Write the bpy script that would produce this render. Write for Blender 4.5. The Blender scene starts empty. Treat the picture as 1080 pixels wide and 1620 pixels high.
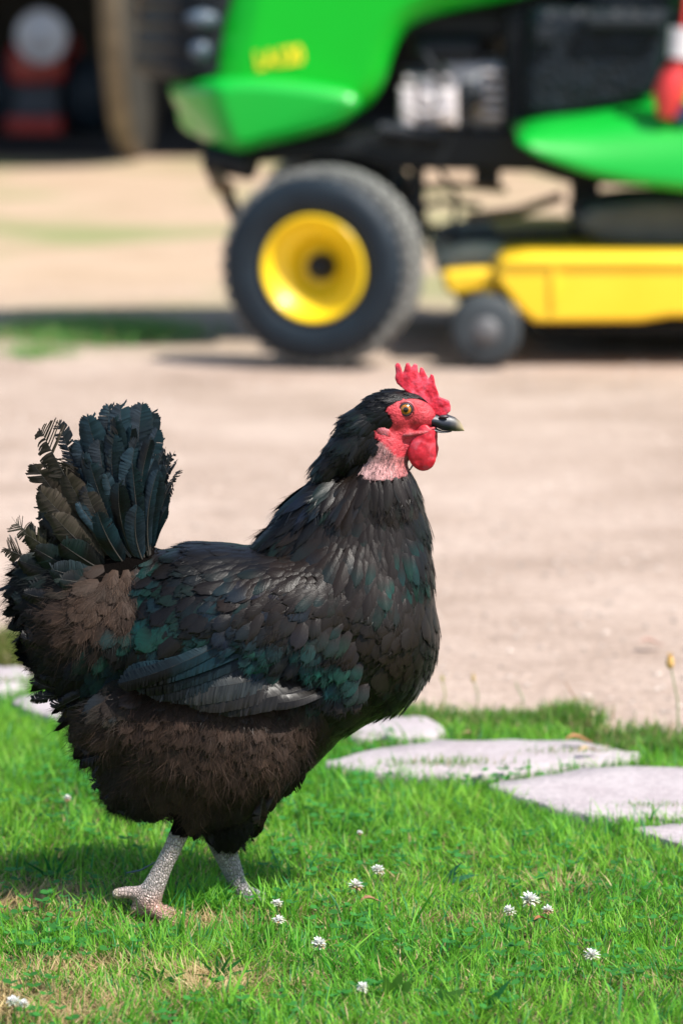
import bpy, math, random
import numpy as np
from mathutils import Vector, Matrix
from mathutils.bvhtree import BVHTree
from mathutils.geometry import tessellate_polygon

random.seed(7); rng = np.random.default_rng(11)
scene = bpy.context.scene
COL = scene.collection
PI = math.pi; R = math.radians

# ------------------------------------------------------------------ camera, world, sun, exposure
CAM_H = 0.787; PITCH = 8.7; F = 5820.0
cam_data = bpy.data.cameras.new('camera'); cam = bpy.data.objects.new('camera', cam_data); COL.objects.link(cam)
cam.location = (0, 0, CAM_H); cam.rotation_euler = (R(90-PITCH), 0, 0)
cam_data.sensor_fit = 'VERTICAL'; cam_data.sensor_height = 36.0; cam_data.lens = F/1620*36
cam_data.clip_start = 0.05; cam_data.clip_end = 2000
cam_data.dof.use_dof = True; cam_data.dof.focus_distance = 2.93; cam_data.dof.aperture_fstop = 6.0
scene.camera = cam
SUN = Vector((0.48, -0.35, 0.81)).normalized()
sun_d = bpy.data.lights.new('sun', 'SUN'); sun_d.energy = 5.0; sun_d.angle = R(0.5); sun_d.color = (1, .955, .88)
sun = bpy.data.objects.new('sun', sun_d); COL.objects.link(sun)
sun.rotation_euler = SUN.to_track_quat('Z', 'Y').to_euler(); sun.location = (2, -1, 4)
world = bpy.data.worlds.new('World'); scene.world = world; world.use_nodes = True
wn = world.node_tree.nodes; wn.clear()
sky = wn.new('ShaderNodeTexSky'); sky.sky_type = 'NISHITA'; sky.sun_disc = False
sky.sun_elevation = math.asin(SUN.z); sky.sun_rotation = math.atan2(SUN.x, SUN.y)
bg = wn.new('ShaderNodeBackground'); bg.inputs[1].default_value = 0.12
wo = wn.new('ShaderNodeOutputWorld')
world.node_tree.links.new(sky.outputs[0], bg.inputs[0]); world.node_tree.links.new(bg.outputs[0], wo.inputs[0])
scene.view_settings.view_transform = 'Standard'; scene.view_settings.look = 'None'
scene.view_settings.exposure = 0.58; scene.view_settings.gamma = 1.0
scene.render.engine = 'CYCLES'
scene.cycles.max_bounces = 6; scene.cycles.diffuse_bounces = 3; scene.cycles.glossy_bounces = 3
scene.cycles.transmission_bounces = 3; scene.cycles.transparent_max_bounces = 6
scene.cycles.sample_clamp_indirect = 4.0; scene.cycles.use_denoising = True

# ------------------------------------------------------------------ photograph pixel -> world
CP, SP = math.cos(R(PITCH)), math.sin(R(PITCH))
def ray(px, py):
    x = (px-540)/F; y = (810-py)/F
    return Vector((x, CP+y*SP, -SP+y*CP))
def P(px, py, Y):
    d = ray(px, py); return Vector((0, 0, CAM_H)) + d*(Y/d.y)
def G(px, py, z=0.0):
    d = ray(px, py); k = (z-CAM_H)/d.z
    return Vector((0, 0, CAM_H)) + d*k
def px_of(x, y, z):                      # numpy: world -> photo pixel
    zz = z-CAM_H
    f = y*CP - zz*SP; u = y*SP + zz*CP
    return 540+F*x/f, 810-F*u/f

# ------------------------------------------------------------------ materials
def mat(name):
    m = bpy.data.materials.new(name); m.use_nodes = True
    nt = m.node_tree; b = nt.nodes['Principled BSDF']
    return m, nt, b
def N(nt, t, **kw):
    n = nt.nodes.new(t)
    for k, v in kw.items():
        if k in n.inputs: n.inputs[k].default_value = v
        else: setattr(n, k, v)
    return n
def ramp(nt, stops):
    n = nt.nodes.new('ShaderNodeValToRGB'); e = n.color_ramp.elements
    while len(e) < len(stops): e.new(0.5)
    for el, (p, c) in zip(e, stops): el.position = p; el.color = (*c, 1)
    return n
def noise(nt, scale, detail=4, rough=.55, coord='Object'):
    tc = nt.nodes.new('ShaderNodeTexCoord'); n = N(nt, 'ShaderNodeTexNoise', Scale=scale, Detail=detail, Roughness=rough)
    nt.links.new(tc.outputs[coord], n.inputs['Vector']); return n
def bump(nt, b, src, strength, dist):
    bp = N(nt, 'ShaderNodeBump', Strength=strength, Distance=dist)
    nt.links.new(src, bp.inputs['Height']); nt.links.new(bp.outputs[0], b.inputs['Normal']); return bp
def simple(name, c, rough=.5, metal=0., c2=None, scale=12, coat=0., spec=.5, bmp=0.):
    m, nt, b = mat(name)
    b.inputs['Roughness'].default_value = rough; b.inputs['Metallic'].default_value = metal
    b.inputs['Coat Weight'].default_value = coat; b.inputs['Coat Roughness'].default_value = .12
    b.inputs['Specular IOR Level'].default_value = spec
    n = noise(nt, scale)
    if c2 is None: c2 = tuple(v*.75 for v in c)
    r = ramp(nt, [(.35, c2), (.65, c)])
    nt.links.new(n.outputs['Fac'], r.inputs[0]); nt.links.new(r.outputs[0], b.inputs['Base Color'])
    if bmp: bump(nt, b, n.outputs['Fac'], bmp, .01)
    return m

M = {}
M['green'] = simple('green_paint', (.001, .42, .018), .34, coat=.12, spec=.25, c2=(.001, .39, .016), scale=3)
M['green_gloss'] = simple('glossy_green_paint', (.001, .38, .03), .42, coat=.4, spec=.3, c2=(.001, .35, .025), scale=3)
M['yellow'] = simple('yellow_paint', (.97, .66, .012), .38, coat=.15, c2=(.95, .64, .01), scale=5)
M['rubber'] = simple('tyre_rubber', (.012, .022, .032), .6, c2=(.009, .016, .024), scale=20, spec=.3)
M['tread'] = simple('dusty_tread', (.26, .26, .24), .8, c2=(.14, .14, .13), scale=40)
M['black_steel'] = simple('black_steel', (.008, .011, .014), .5, spec=.3, c2=(.006, .008, .010), scale=25)
M['black_plastic'] = simple('black_plastic', (.007, .010, .014), .5, c2=(.010, .014, .02), scale=120, bmp=.3, spec=.3)
M['alloy'] = simple('grey_alloy', (.45, .45, .47), .42, metal=.4, c2=(.25, .24, .24), scale=30)
M['pale_alloy'] = simple('pale_alloy', (.62, .57, .58), .5, metal=.0, c2=(.55, .50, .50), scale=30)
M['deck_yellow'] = simple('deck_paint', (.97, .64, .03), .38, coat=.15, c2=(.94, .57, .018), scale=5)
M['lens'] = simple('lamp_lens', (.10, .14, .18), .4, c2=(.04, .06, .09), scale=40)
M['rust'] = simple('tan_rusty_steel', (.30, .20, .10), .7, c2=(.14, .08, .04), scale=40)
M['red'] = simple('red_paint', (.50, .02, .015), .4, c2=(.3, .012, .01), scale=8, coat=.3)
M['red_plastic'] = simple('red_plastic', (.75, .06, .05), .4, c2=(.65, .04, .04), scale=8)
M['white'] = simple('white_plastic', (.7, .68, .7), .5, c2=(.6, .58, .6), scale=8)
M['blue'] = simple('blue_plastic', (.05, .10, .25), .5, scale=8)
M['seat'] = simple('seat_vinyl', (.02, .02, .02), .5, scale=50, bmp=.3)
M['wood'] = simple('weathered_wood', (.055, .042, .03), .9, c2=(.028, .022, .016), scale=7, bmp=.5)
M['roofing'] = simple('dark_roofing', (.05, .05, .05), .8, scale=7)
M['old_tyre'] = simple('dusty_old_tyre', (.21, .175, .125), .9, c2=(.13, .11, .08), scale=9, bmp=.4)
M['old_side'] = simple('old_tyre_sidewall', (.045, .042, .036), .8, c2=(.02, .02, .018), scale=14, bmp=.4)
M['chrome'] = simple('old_chrome', (.6, .6, .66), .3, metal=.5, c2=(.4, .38, .4), scale=25)
M['decal'] = simple('yellow_decal', (.95, .75, .02), .4, scale=8)

# ------------------------------------------------------------------ mesh helpers
def link(name, me, material=None, parent=None):
    o = bpy.data.objects.new(name, me); COL.objects.link(o)
    if material is not None: me.materials.append(material)
    if parent is not None:
        o.parent = parent; o.matrix_parent_inverse = Matrix.Translation(parent.location).inverted() if parent.type == 'EMPTY' and parent.parent is None else Matrix.Identity(4)
    return o
def sub(o, parent):                      # parent a mesh to a mesh whose origin is at the world origin of its thing
    o.parent = parent; o.matrix_parent_inverse = parent_world(parent).inverted()
def parent_world(p):
    m = p.matrix_basis.copy()
    while p.parent is not None:
        m = p.parent.matrix_basis @ p.matrix_parent_inverse @ m; p = p.parent
    return m
def thing(name, label, cat, loc=(0, 0, 0), group=None):
    o = bpy.data.objects.new(name, None); COL.objects.link(o); o.location = loc; o.empty_display_size = .05
    o['label'] = label; o['category'] = cat
    if group: o['group'] = group
    return o
def tag(o, label=None, cat=None, group=None, kind=None):
    for k, v in (('label', label), ('category', cat), ('group', group), ('kind', kind)):
        if v: o[k] = v
    return o
class MB:
    def __init__(s): s.v = []; s.f = []; s.sm = []
    def add(s, vs, fs, smooth=False):
        k = len(s.v); s.v += [tuple(v) for v in vs]; s.f += [tuple(i+k for i in f) for f in fs]; s.sm += [smooth]*len(fs); return s
    def box(s, a, b):
        x0, y0, z0 = a; x1, y1, z1 = b
        return s.add([(x0,y0,z0),(x1,y0,z0),(x1,y1,z0),(x0,y1,z0),(x0,y0,z1),(x1,y0,z1),(x1,y1,z1),(x0,y1,z1)],
                     [(3,2,1,0),(4,5,6,7),(0,1,5,4),(1,2,6,5),(2,3,7,6),(3,0,4,7)])
    def tube(s, pts, r, n=10, smooth=True):
        pts = [Vector(p) for p in pts]; rs = r if isinstance(r, (list, tuple)) else [r]*len(pts)
        vs = []; fs = []
        for i, p in enumerate(pts):
            t = (pts[min(i+1, len(pts)-1)]-pts[max(i-1, 0)]).normalized()
            a = t.cross(Vector((0, 0, 1)) if abs(t.z) < .9 else Vector((1, 0, 0))).normalized(); b = t.cross(a)
            for k in range(n):
                q = 2*PI*k/n; vs.append(p+(a*math.cos(q)+b*math.sin(q))*rs[i])
        for i in range(len(pts)-1):
            for k in range(n): fs.append((i*n+k, i*n+(k+1) % n, (i+1)*n+(k+1) % n, (i+1)*n+k))
        s.add(vs, fs, smooth); s.add(vs[:n], [tuple(range(n))]); s.add(vs[-n:], [tuple(range(n))[::-1]]); return s
    def lathe(s, prof, M4, n=48, smooth=True):   # prof: (radius, axial); axis = local z of M4
        vs = [M4 @ Vector((r*math.cos(2*PI*k/n), r*math.sin(2*PI*k/n), a)) for (r, a) in prof for k in range(n)]
        fs = [(i*n+k, i*n+(k+1) % n, (i+1)*n+(k+1) % n, (i+1)*n+k) for i in range(len(prof)-1) for k in range(n)]
        return s.add(vs, fs, smooth)
    def pillow(s, poly, y0, y1, rnd=.02, nose=0., ns=9, smooth=True, fwd=False):
        """profile polygon [(x,z)] lofted from y0 to y1, edges rounded, front (-x) rounded in plan by nose."""
        n = len(poly); xs = [p[0] for p in poly]; xm, xM = min(xs), max(xs)
        A = sum(poly[i][0]*poly[(i+1) % n][1]-poly[(i+1) % n][0]*poly[i][1] for i in range(n)); sg = 1 if A > 0 else -1
        nr = []
        for i in range(n):
            a = Vector(poly[i-1]); b = Vector(poly[i]); c = Vector(poly[(i+1) % n])
            d1 = (b-a).normalized(); d2 = (c-b).normalized(); t = (d1+d2)
            t = t.normalized() if t.length > 1e-6 else d1
            nr.append(Vector((t.y, -t.x))*sg)
        h = (y1-y0)/2; c = (y0+y1)/2; vs = []
        ys = []
        for j in range(4): q = j/3*PI/2; ys.append((-h+rnd*(1-math.sin(q)), rnd*(1-math.cos(PI/2-q)) if 0 else rnd*(1-math.sin(q))))
        ring = [(-h + rnd*(1-math.cos(q)), rnd*(1-math.sin(q))) for q in (0, PI/6, PI/3, PI/2)]
        mid = [(-h+rnd+(2*h-2*rnd)*k/(ns+1), 0) for k in range(1, ns+1)]
        ring = ring + mid + [(-y, i) for y, i in ring[::-1]]
        for y, ins in ring:
            for i, p in enumerate(poly):
                x = p[0]-nr[i].x*ins; z = p[1]-nr[i].y*ins
                x += nose*((y/h)**2-(1 if fwd else 0))*max(0, 1-(p[0]-xm)/(xM-xm)*2.)
                vs.append((x, c+y, z))
        fs = []
        for j in range(len(ring)-1):
            for i in range(n):
                k = (i+1) % n; q = (j*n+i, j*n+k, (j+1)*n+k, (j+1)*n+i)
                fs.append(q if sg > 0 else q[::-1])
        s.add(vs, fs, smooth)
        s.add(vs[:n], [tuple(range(n)) if sg < 0 else tuple(range(n))[::-1]])
        s.add(vs[-n:], [tuple(range(n)) if sg > 0 else tuple(range(n))[::-1]])
        return s
    def build(s, name, material, parent=None):
        me = bpy.data.meshes.new(name); me.from_pydata(s.v, [], s.f); me.update()
        me.polygons.foreach_set('use_smooth', s.sm)
        o = bpy.data.objects.new(name, me); COL.objects.link(o); me.materials.append(material)
        if parent is not None: sub(o, parent)
        return o
def prof(pts, Y):
    return [(P(x, y, Y).x, P(x, y, Y).z) for x, y in pts]
def catmull(pts, k=4):
    out = []; n = len(pts)
    for i in range(n):
        a, b, c, d = [np.array(pts[(i+j) % n], float) for j in (-1, 0, 1, 2)]
        for t in np.linspace(0, 1, k, endpoint=False):
            out.append(tuple(.5*((2*b)+(-a+c)*t+(2*a-5*b+4*c-d)*t*t+(-a+3*b-3*c+d)*t**3)))
    return out
def np_mesh(name, V, Q, material, parent=None, cols=None, uvs=None, smooth=True):
    V = np.asarray(V, np.float32); Q = np.asarray(Q, np.int32)
    me = bpy.data.meshes.new(name); k = Q.shape[1]
    me.vertices.add(len(V)); me.vertices.foreach_set('co', V.ravel())
    me.loops.add(Q.size); me.loops.foreach_set('vertex_index', Q.ravel())
    me.polygons.add(len(Q)); me.polygons.foreach_set('loop_start', np.arange(0, Q.size, k, dtype=np.int32))
    me.polygons.foreach_set('use_smooth', np.full(len(Q), smooth))
    me.update(calc_edges=True)
    if cols is not None:
        ca = me.color_attributes.new('tint', 'FLOAT_COLOR', 'POINT'); ca.data.foreach_set('color', np.asarray(cols, np.float32).ravel())
    if uvs is not None:
        ul = me.uv_layers.new(name='UVMap'); ul.data.foreach_set('uv', np.asarray(uvs, np.float32)[Q.ravel()].ravel())
    me.validate()
    o = bpy.data.objects.new(name, me); COL.objects.link(o); me.materials.append(material)
    if parent is not None: sub(o, parent)
    return o
def vnoise(x, y, seed=0):                # smooth value noise, numpy
    r = np.random.default_rng(seed); T = r.random((64, 64))
    xi = np.floor(x).astype(int); yi = np.floor(y).astype(int); fx = x-xi; fy = y-yi
    fx = fx*fx*(3-2*fx); fy = fy*fy*(3-2*fy); a = lambda i, j: T[i % 64, j % 64]
    return (a(xi, yi)*(1-fx)+a(xi+1, yi)*fx)*(1-fy)+(a(xi, yi+1)*(1-fx)+a(xi+1, yi+1)*fx)*fy
def in_poly(x, y, poly):
    x = np.asarray(x); y = np.asarray(y); c = np.zeros(x.shape, bool); n = len(poly)
    for i in range(n):
        x1, y1 = poly[i]; x2, y2 = poly[(i+1) % n]
        cond = ((y1 > y) != (y2 > y)) & (x < (x2-x1)*(y-y1)/((y2-y1) if y2 != y1 else 1e-9)+x1)
        c ^= cond
    return c

# ------------------------------------------------------------------ ground
def ground_mat():
    m, nt, b = mat('gravel_yard'); L = nt.links
    b.inputs['Roughness'].default_value = .95; b.inputs['Specular IOR Level'].default_value = .15
    n1 = noise(nt, 2.6, 8, .68); n2 = noise(nt, 90, 3, .7); n3 = noise(nt, .9, 3, .5)
    r1 = ramp(nt, [(.30, (.32, .240, .190)), (.47, (.43, .330, .270)), (.66, (.52, .410, .345))])
    L.new(n1.outputs['Fac'], r1.inputs[0])
    r2 = ramp(nt, [(.3, (.72, .70, .68)), (.6, (1, 1, 1)), (.8, (1.15, 1.12, 1.1))]); L.new(n2.outputs['Fac'], r2.inputs[0])
    mx = N(nt, 'ShaderNodeMix', data_type='RGBA', blend_type='MULTIPLY'); mx.inputs[0].default_value = 1
    L.new(r1.outputs[0], mx.inputs[6]); L.new(r2.outputs[0], mx.inputs[7])
    # thin weeds and tan dust in the yard past the mower
    tc = nt.nodes.new('ShaderNodeTexCoord'); sep = nt.nodes.new('ShaderNodeSeparateXYZ'); L.new(tc.outputs['Object'], sep.inputs[0])
    far = N(nt, 'ShaderNodeMapRange'); far.inputs[1].default_value = 7.0; far.inputs[2].default_value = 9.0
    L.new(sep.outputs['Y'], far.inputs[0])
    tanm = N(nt, 'ShaderNodeMix', data_type='RGBA'); tanm.inputs[7].default_value = (.52, .37, .23, 1)
    fm = N(nt, 'ShaderNodeMath', operation='MULTIPLY'); fm.inputs[1].default_value = .55; L.new(far.outputs[0], fm.inputs[0])
    L.new(fm.outputs[0], tanm.inputs[0]); L.new(mx.outputs[2], tanm.inputs[6])
    gr = ramp(nt, [(.46, (0, 0, 0)), (.62, (.75, .75, .75))]); L.new(n3.outputs['Fac'], gr.inputs[0])
    gm = N(nt, 'ShaderNodeMath', operation='MULTIPLY'); L.new(far.outputs[0], gm.inputs[0]); L.new(gr.outputs[0], gm.inputs[1])
    g = N(nt, 'ShaderNodeMix', data_type='RGBA'); g.inputs[7].default_value = (.20, .25, .09, 1)
    L.new(gm.outputs[0], g.inputs[0]); L.new(tanm.outputs[2], g.inputs[6]); L.new(g.outputs[2], b.inputs['Base Color'])
    bump(nt, b, n2.outputs['Fac'], .6, .01)
    return m
xs = np.concatenate([np.linspace(-200, -8, 12), np.linspace(-7, 7, 60), np.linspace(8, 200, 12)])
ys = np.concatenate([np.linspace(-60, -3, 6), np.linspace(-2, 18, 90), np.linspace(19, 400, 14)])
X, Y = np.meshgrid(xs, ys); Z = (vnoise(X*1.3+40, Y*1.3+40, 3)-.5)*.012; Z[(Y < 5.2)] = 0; Z -= .004
idx = np.arange(X.size).reshape(X.shape)
Q = np.stack([idx[:-1, :-1], idx[:-1, 1:], idx[1:, 1:], idx[1:, :-1]], -1).reshape(-1, 4)
gr = np_mesh('ground', np.stack([X, Y, Z], -1).reshape(-1, 3), Q, ground_mat()); tag(gr, kind='structure')

# loose stones of the gravel yard
def gravel():
    n = 9000
    y = 3.55+rng.random(n)**1.1*5.2; x = (rng.random(n)-.5)*(.5+y*.34)
    s = (.0016+.0045*rng.random(n)**3)
    base = np.array([(0,0,1),(1,0,0),(0,1,0),(-1,0,0),(0,-1,0)], float)
    V = base[None]*s[:, None, None]*(.7+.6*rng.random((n, 5, 3))); a = rng.random(n)*6.28
    ca, sa = np.cos(a)[:, None], np.sin(a)[:, None]
    V = np.stack([V[..., 0]*ca-V[..., 1]*sa+x[:, None], V[..., 0]*sa+V[..., 1]*ca+y[:, None], V[..., 2]*.7-.003], -1)
    T = np.array([(0,1,2),(0,2,3),(0,3,4),(0,4,1)])
    Qs = (np.arange(n)*5)[:, None, None]+T
    c = np.ones((n, 5, 4)); c[..., :3] = (np.array([.44, .36, .31])*(.6+.7*rng.random((n, 1))))[:, None]
    m, nt, b = mat('pebble'); at = N(nt, 'ShaderNodeAttribute', attribute_name='tint'); nt.links.new(at.outputs['Color'], b.inputs['Base Color'])
    b.inputs['Roughness'].default_value = .9
    o = np_mesh('gravel', V.reshape(-1, 3), Qs.reshape(-1, 3), m, cols=c.reshape(-1, 4), smooth=False)
    tag(o, 'loose pale pebbles scattered over the sunlit dirt yard', 'gravel', kind='stuff')
gravel()

# ------------------------------------------------------------------ stepping stones
STONES = []
def stone_mat():
    m, nt, b = mat('flagstone'); L = nt.links
    n1 = noise(nt, 14, 6, .65); n2 = noise(nt, 160, 3, .7)
    r1 = ramp(nt, [(.30, (.41, .35, .36)), (.55, (.48, .42, .43)), (.75, (.54, .48, .48))]); L.new(n1.outputs['Fac'], r1.inputs[0])
    r2 = ramp(nt, [(.3, (.75, .75, .75)), (.65, (1, 1, 1))]); L.new(n2.outputs['Fac'], r2.inputs[0])
    mx = N(nt, 'ShaderNodeMix', data_type='RGBA', blend_type='MULTIPLY'); mx.inputs[0].default_value = 1
    L.new(r1.outputs[0], mx.inputs[6]); L.new(r2.outputs[0], mx.inputs[7]); L.new(mx.outputs[2], b.inputs['Base Color'])
    b.inputs['Roughness'].default_value = .85; b.inputs['Specular IOR Level'].default_value = .3
    ad = N(nt, 'ShaderNodeMath', operation='ADD'); L.new(n1.outputs['Fac'], ad.inputs[0]); L.new(n2.outputs['Fac'], ad.inputs[1])
    bump(nt, b, ad.outputs[0], .5, .004)
    return m
SM = stone_mat()
def stone(px_poly, label):
    z = .010
    pts = [G(x, y, z) for x, y in px_poly]; poly = []; q_ = [(p.x, p.y) for p in pts]; nq = len(q_)
    for i in range(nq):                    # nearly straight broken edges with knocked off corners
        a_, b_ = q_[i], q_[(i+1) % nq]
        for t in (.10, .3, .5, .7, .90): poly.append((a_[0]+(b_[0]-a_[0])*t, a_[1]+(b_[1]-a_[1])*t))
    poly = [(x+(random.random()-.5)*.003, y+(random.random()-.5)*.008) for x, y in poly]
    cx = sum(p[0] for p in poly)/len(poly); cy = sum(p[1] for p in poly)/len(poly); n = len(poly)
    STONES.append(poly)
    b = MB(); rings = [(1., -.02), (1., z-.006), (.992, z-.0015), (.975, z), (.6, z+.0008), (.25, z+.001)]
    vs = []
    for s, h in rings:
        for i, (x, y) in enumerate(poly):
            vs.append((cx+(x-cx)*s, cy+(y-cy)*s, h+(random.random()-.5)*(.0016 if 0 < rings.index((s, h)) < 5 else 0)))
    fs = [(j*n+i, j*n+(i+1) % n, (j+1)*n+(i+1) % n, (j+1)*n+i) for j in range(len(rings)-1) for i in range(n)]
    vs.append((cx, cy, z+.001)); fs += [((len(rings)-1)*n+i, (len(rings)-1)*n+(i+1) % n, len(vs)-1) for i in range(n)]
    b.add(vs, fs, True); o = b.build('stepping_stone', SM)
    tag(o, label, 'stepping stone', 'pale flagstones laid along the lawn edge')
stone([(-70, 1062), (-20, 1052), (40, 1055), (64, 1072), (40, 1088), (-20, 1096), (-80, 1092)], 'pale flagstone at the far left behind the hen tail, farthest along the lawn edge')
stone([(18, 1106), (60, 1097), (110, 1100), (200, 1104), (260, 1118), (250, 1140), (150, 1142), (95, 1138), (40, 1120)], 'pale flagstone partly hidden behind the hen rump on the left')
stone([(540, 1152), (604, 1132), (674, 1134), (708, 1152), (684, 1164), (560, 1168)], 'small flagstone just behind the hen breast, beyond the long slab')
stone([(505, 1206), (592, 1182), (702, 1170), (908, 1170), (1014, 1190), (1004, 1201), (862, 1214), (744, 1228), (604, 1222)], 'long pale slab in the middle with a fallen brown leaf on it')
stone([(764, 1240), (846, 1230), (930, 1213), (1150, 1211), (1200, 1250), (1150, 1290), (960, 1291), (868, 1276)], 'wide pinkish flagstone on the right, nearer than the long slab')
stone([(992, 1310), (1060, 1302), (1200, 1302), (1230, 1345), (1110, 1345)], 'nearest flagstone, only its tip showing at the right edge of the lawn')

# ------------------------------------------------------------------ lawn
def blade_mat(name, transl=.5):
    m, nt, b = mat(name); L = nt.links
    at = N(nt, 'ShaderNodeAttribute', attribute_name='tint'); L.new(at.outputs['Color'], b.inputs['Base Color'])
    b.inputs['Roughness'].default_value = .5; b.inputs['Specular IOR Level'].default_value = .35
    t = N(nt, 'ShaderNodeBsdfTranslucent'); L.new(at.outputs['Color'], t.inputs['Color'])
    mx = N(nt, 'ShaderNodeMixShader'); mx.inputs[0].default_value = transl
    L.new(b.outputs[0], mx.inputs[1]); L.new(t.outputs[0], mx.inputs[2]); L.new(mx.outputs[0], nt.nodes['Material Output'].inputs[0])
    return m
BLADE = blade_mat('grass_blade')
def blades(x, y, L, W, ang, lean, curl, col, z0=0., segs=4):
    """numpy grass: curved tapering V blades."""
    n = len(x); t = np.linspace(0, 1, segs+1)
    dx, dy = np.cos(ang), np.sin(ang)
    h = (L*np.cos(lean))[:, None]*(t-curl[:, None]*.35*t**2)
    o = (L*np.sin(lean))[:, None]*t+(L*curl*.75)[:, None]*t**2.2
    cx = x[:, None]+dx[:, None]*o; cy = y[:, None]+dy[:, None]*o
    w = W[:, None]*(1-t**1.8)*(.75+.5*np.sin(np.minimum(t*2, 1)*PI/2))
    fa = ang+PI/2+rng.normal(0, .7, n); sx, sy = np.cos(fa)[:, None]*w, np.sin(fa)[:, None]*w
    A = np.stack([cx-sx, cy-sy, h+z0], -1); B = np.stack([cx+sx, cy+sy, h+z0], -1)
    V = np.stack([A, B], 2).reshape(n, -1, 3)
    k = segs+1; f = np.array([(2*i, 2*i+1, 2*i+3, 2*i+2) for i in range(segs)])
    Q = (np.arange(n)*2*k)[:, None, None]+f
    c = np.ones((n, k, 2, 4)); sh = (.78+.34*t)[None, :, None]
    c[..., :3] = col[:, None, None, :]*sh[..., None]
    return V.reshape(-1, 3), Q.reshape(-1, 4), c.reshape(-1, 4)
LEDGE = [(-400, 1125), (0, 1092), (120, 1098), (260, 1112), (480, 1142), (560, 1150), (640, 1152), (760, 1164), (900, 1170), (960, 1196), (1080, 1203), (1500, 1226)]
def ledge(px): return np.interp(px, [p[0] for p in LEDGE], [p[1] for p in LEDGE])
def on_stone(x, y, grow=1.0):
    c = np.zeros(x.shape, bool)
    for p in STONES:
        cx = sum(q[0] for q in p)/len(p); cy = sum(q[1] for q in p)/len(p)
        c |= in_poly(x, y, [(cx+(a-cx)*grow, cy+(b-cy)*grow) for a, b in p])
    return c
DRY = [(10, 1598, 210, 44), (90, 1532, 130, 16), (60, 1430, 170, 30), (300, 1462, 130, 12), (500, 1448, 90, 10), (330, 1560, 120, 26), (720, 1462, 110, 9), (1000, 1566, 90, 16), (880, 1405, 120, 20), (150,1290,80,20)]
def dryness(px, py):
    d = np.zeros_like(px)
    for x, y, a, b in DRY: d = np.maximum(d, (1. if x < 350 and y > 1410 else .42)*np.exp(-(((px-x)/a)**2+((py-y)/b)**2)))
    return d
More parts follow.
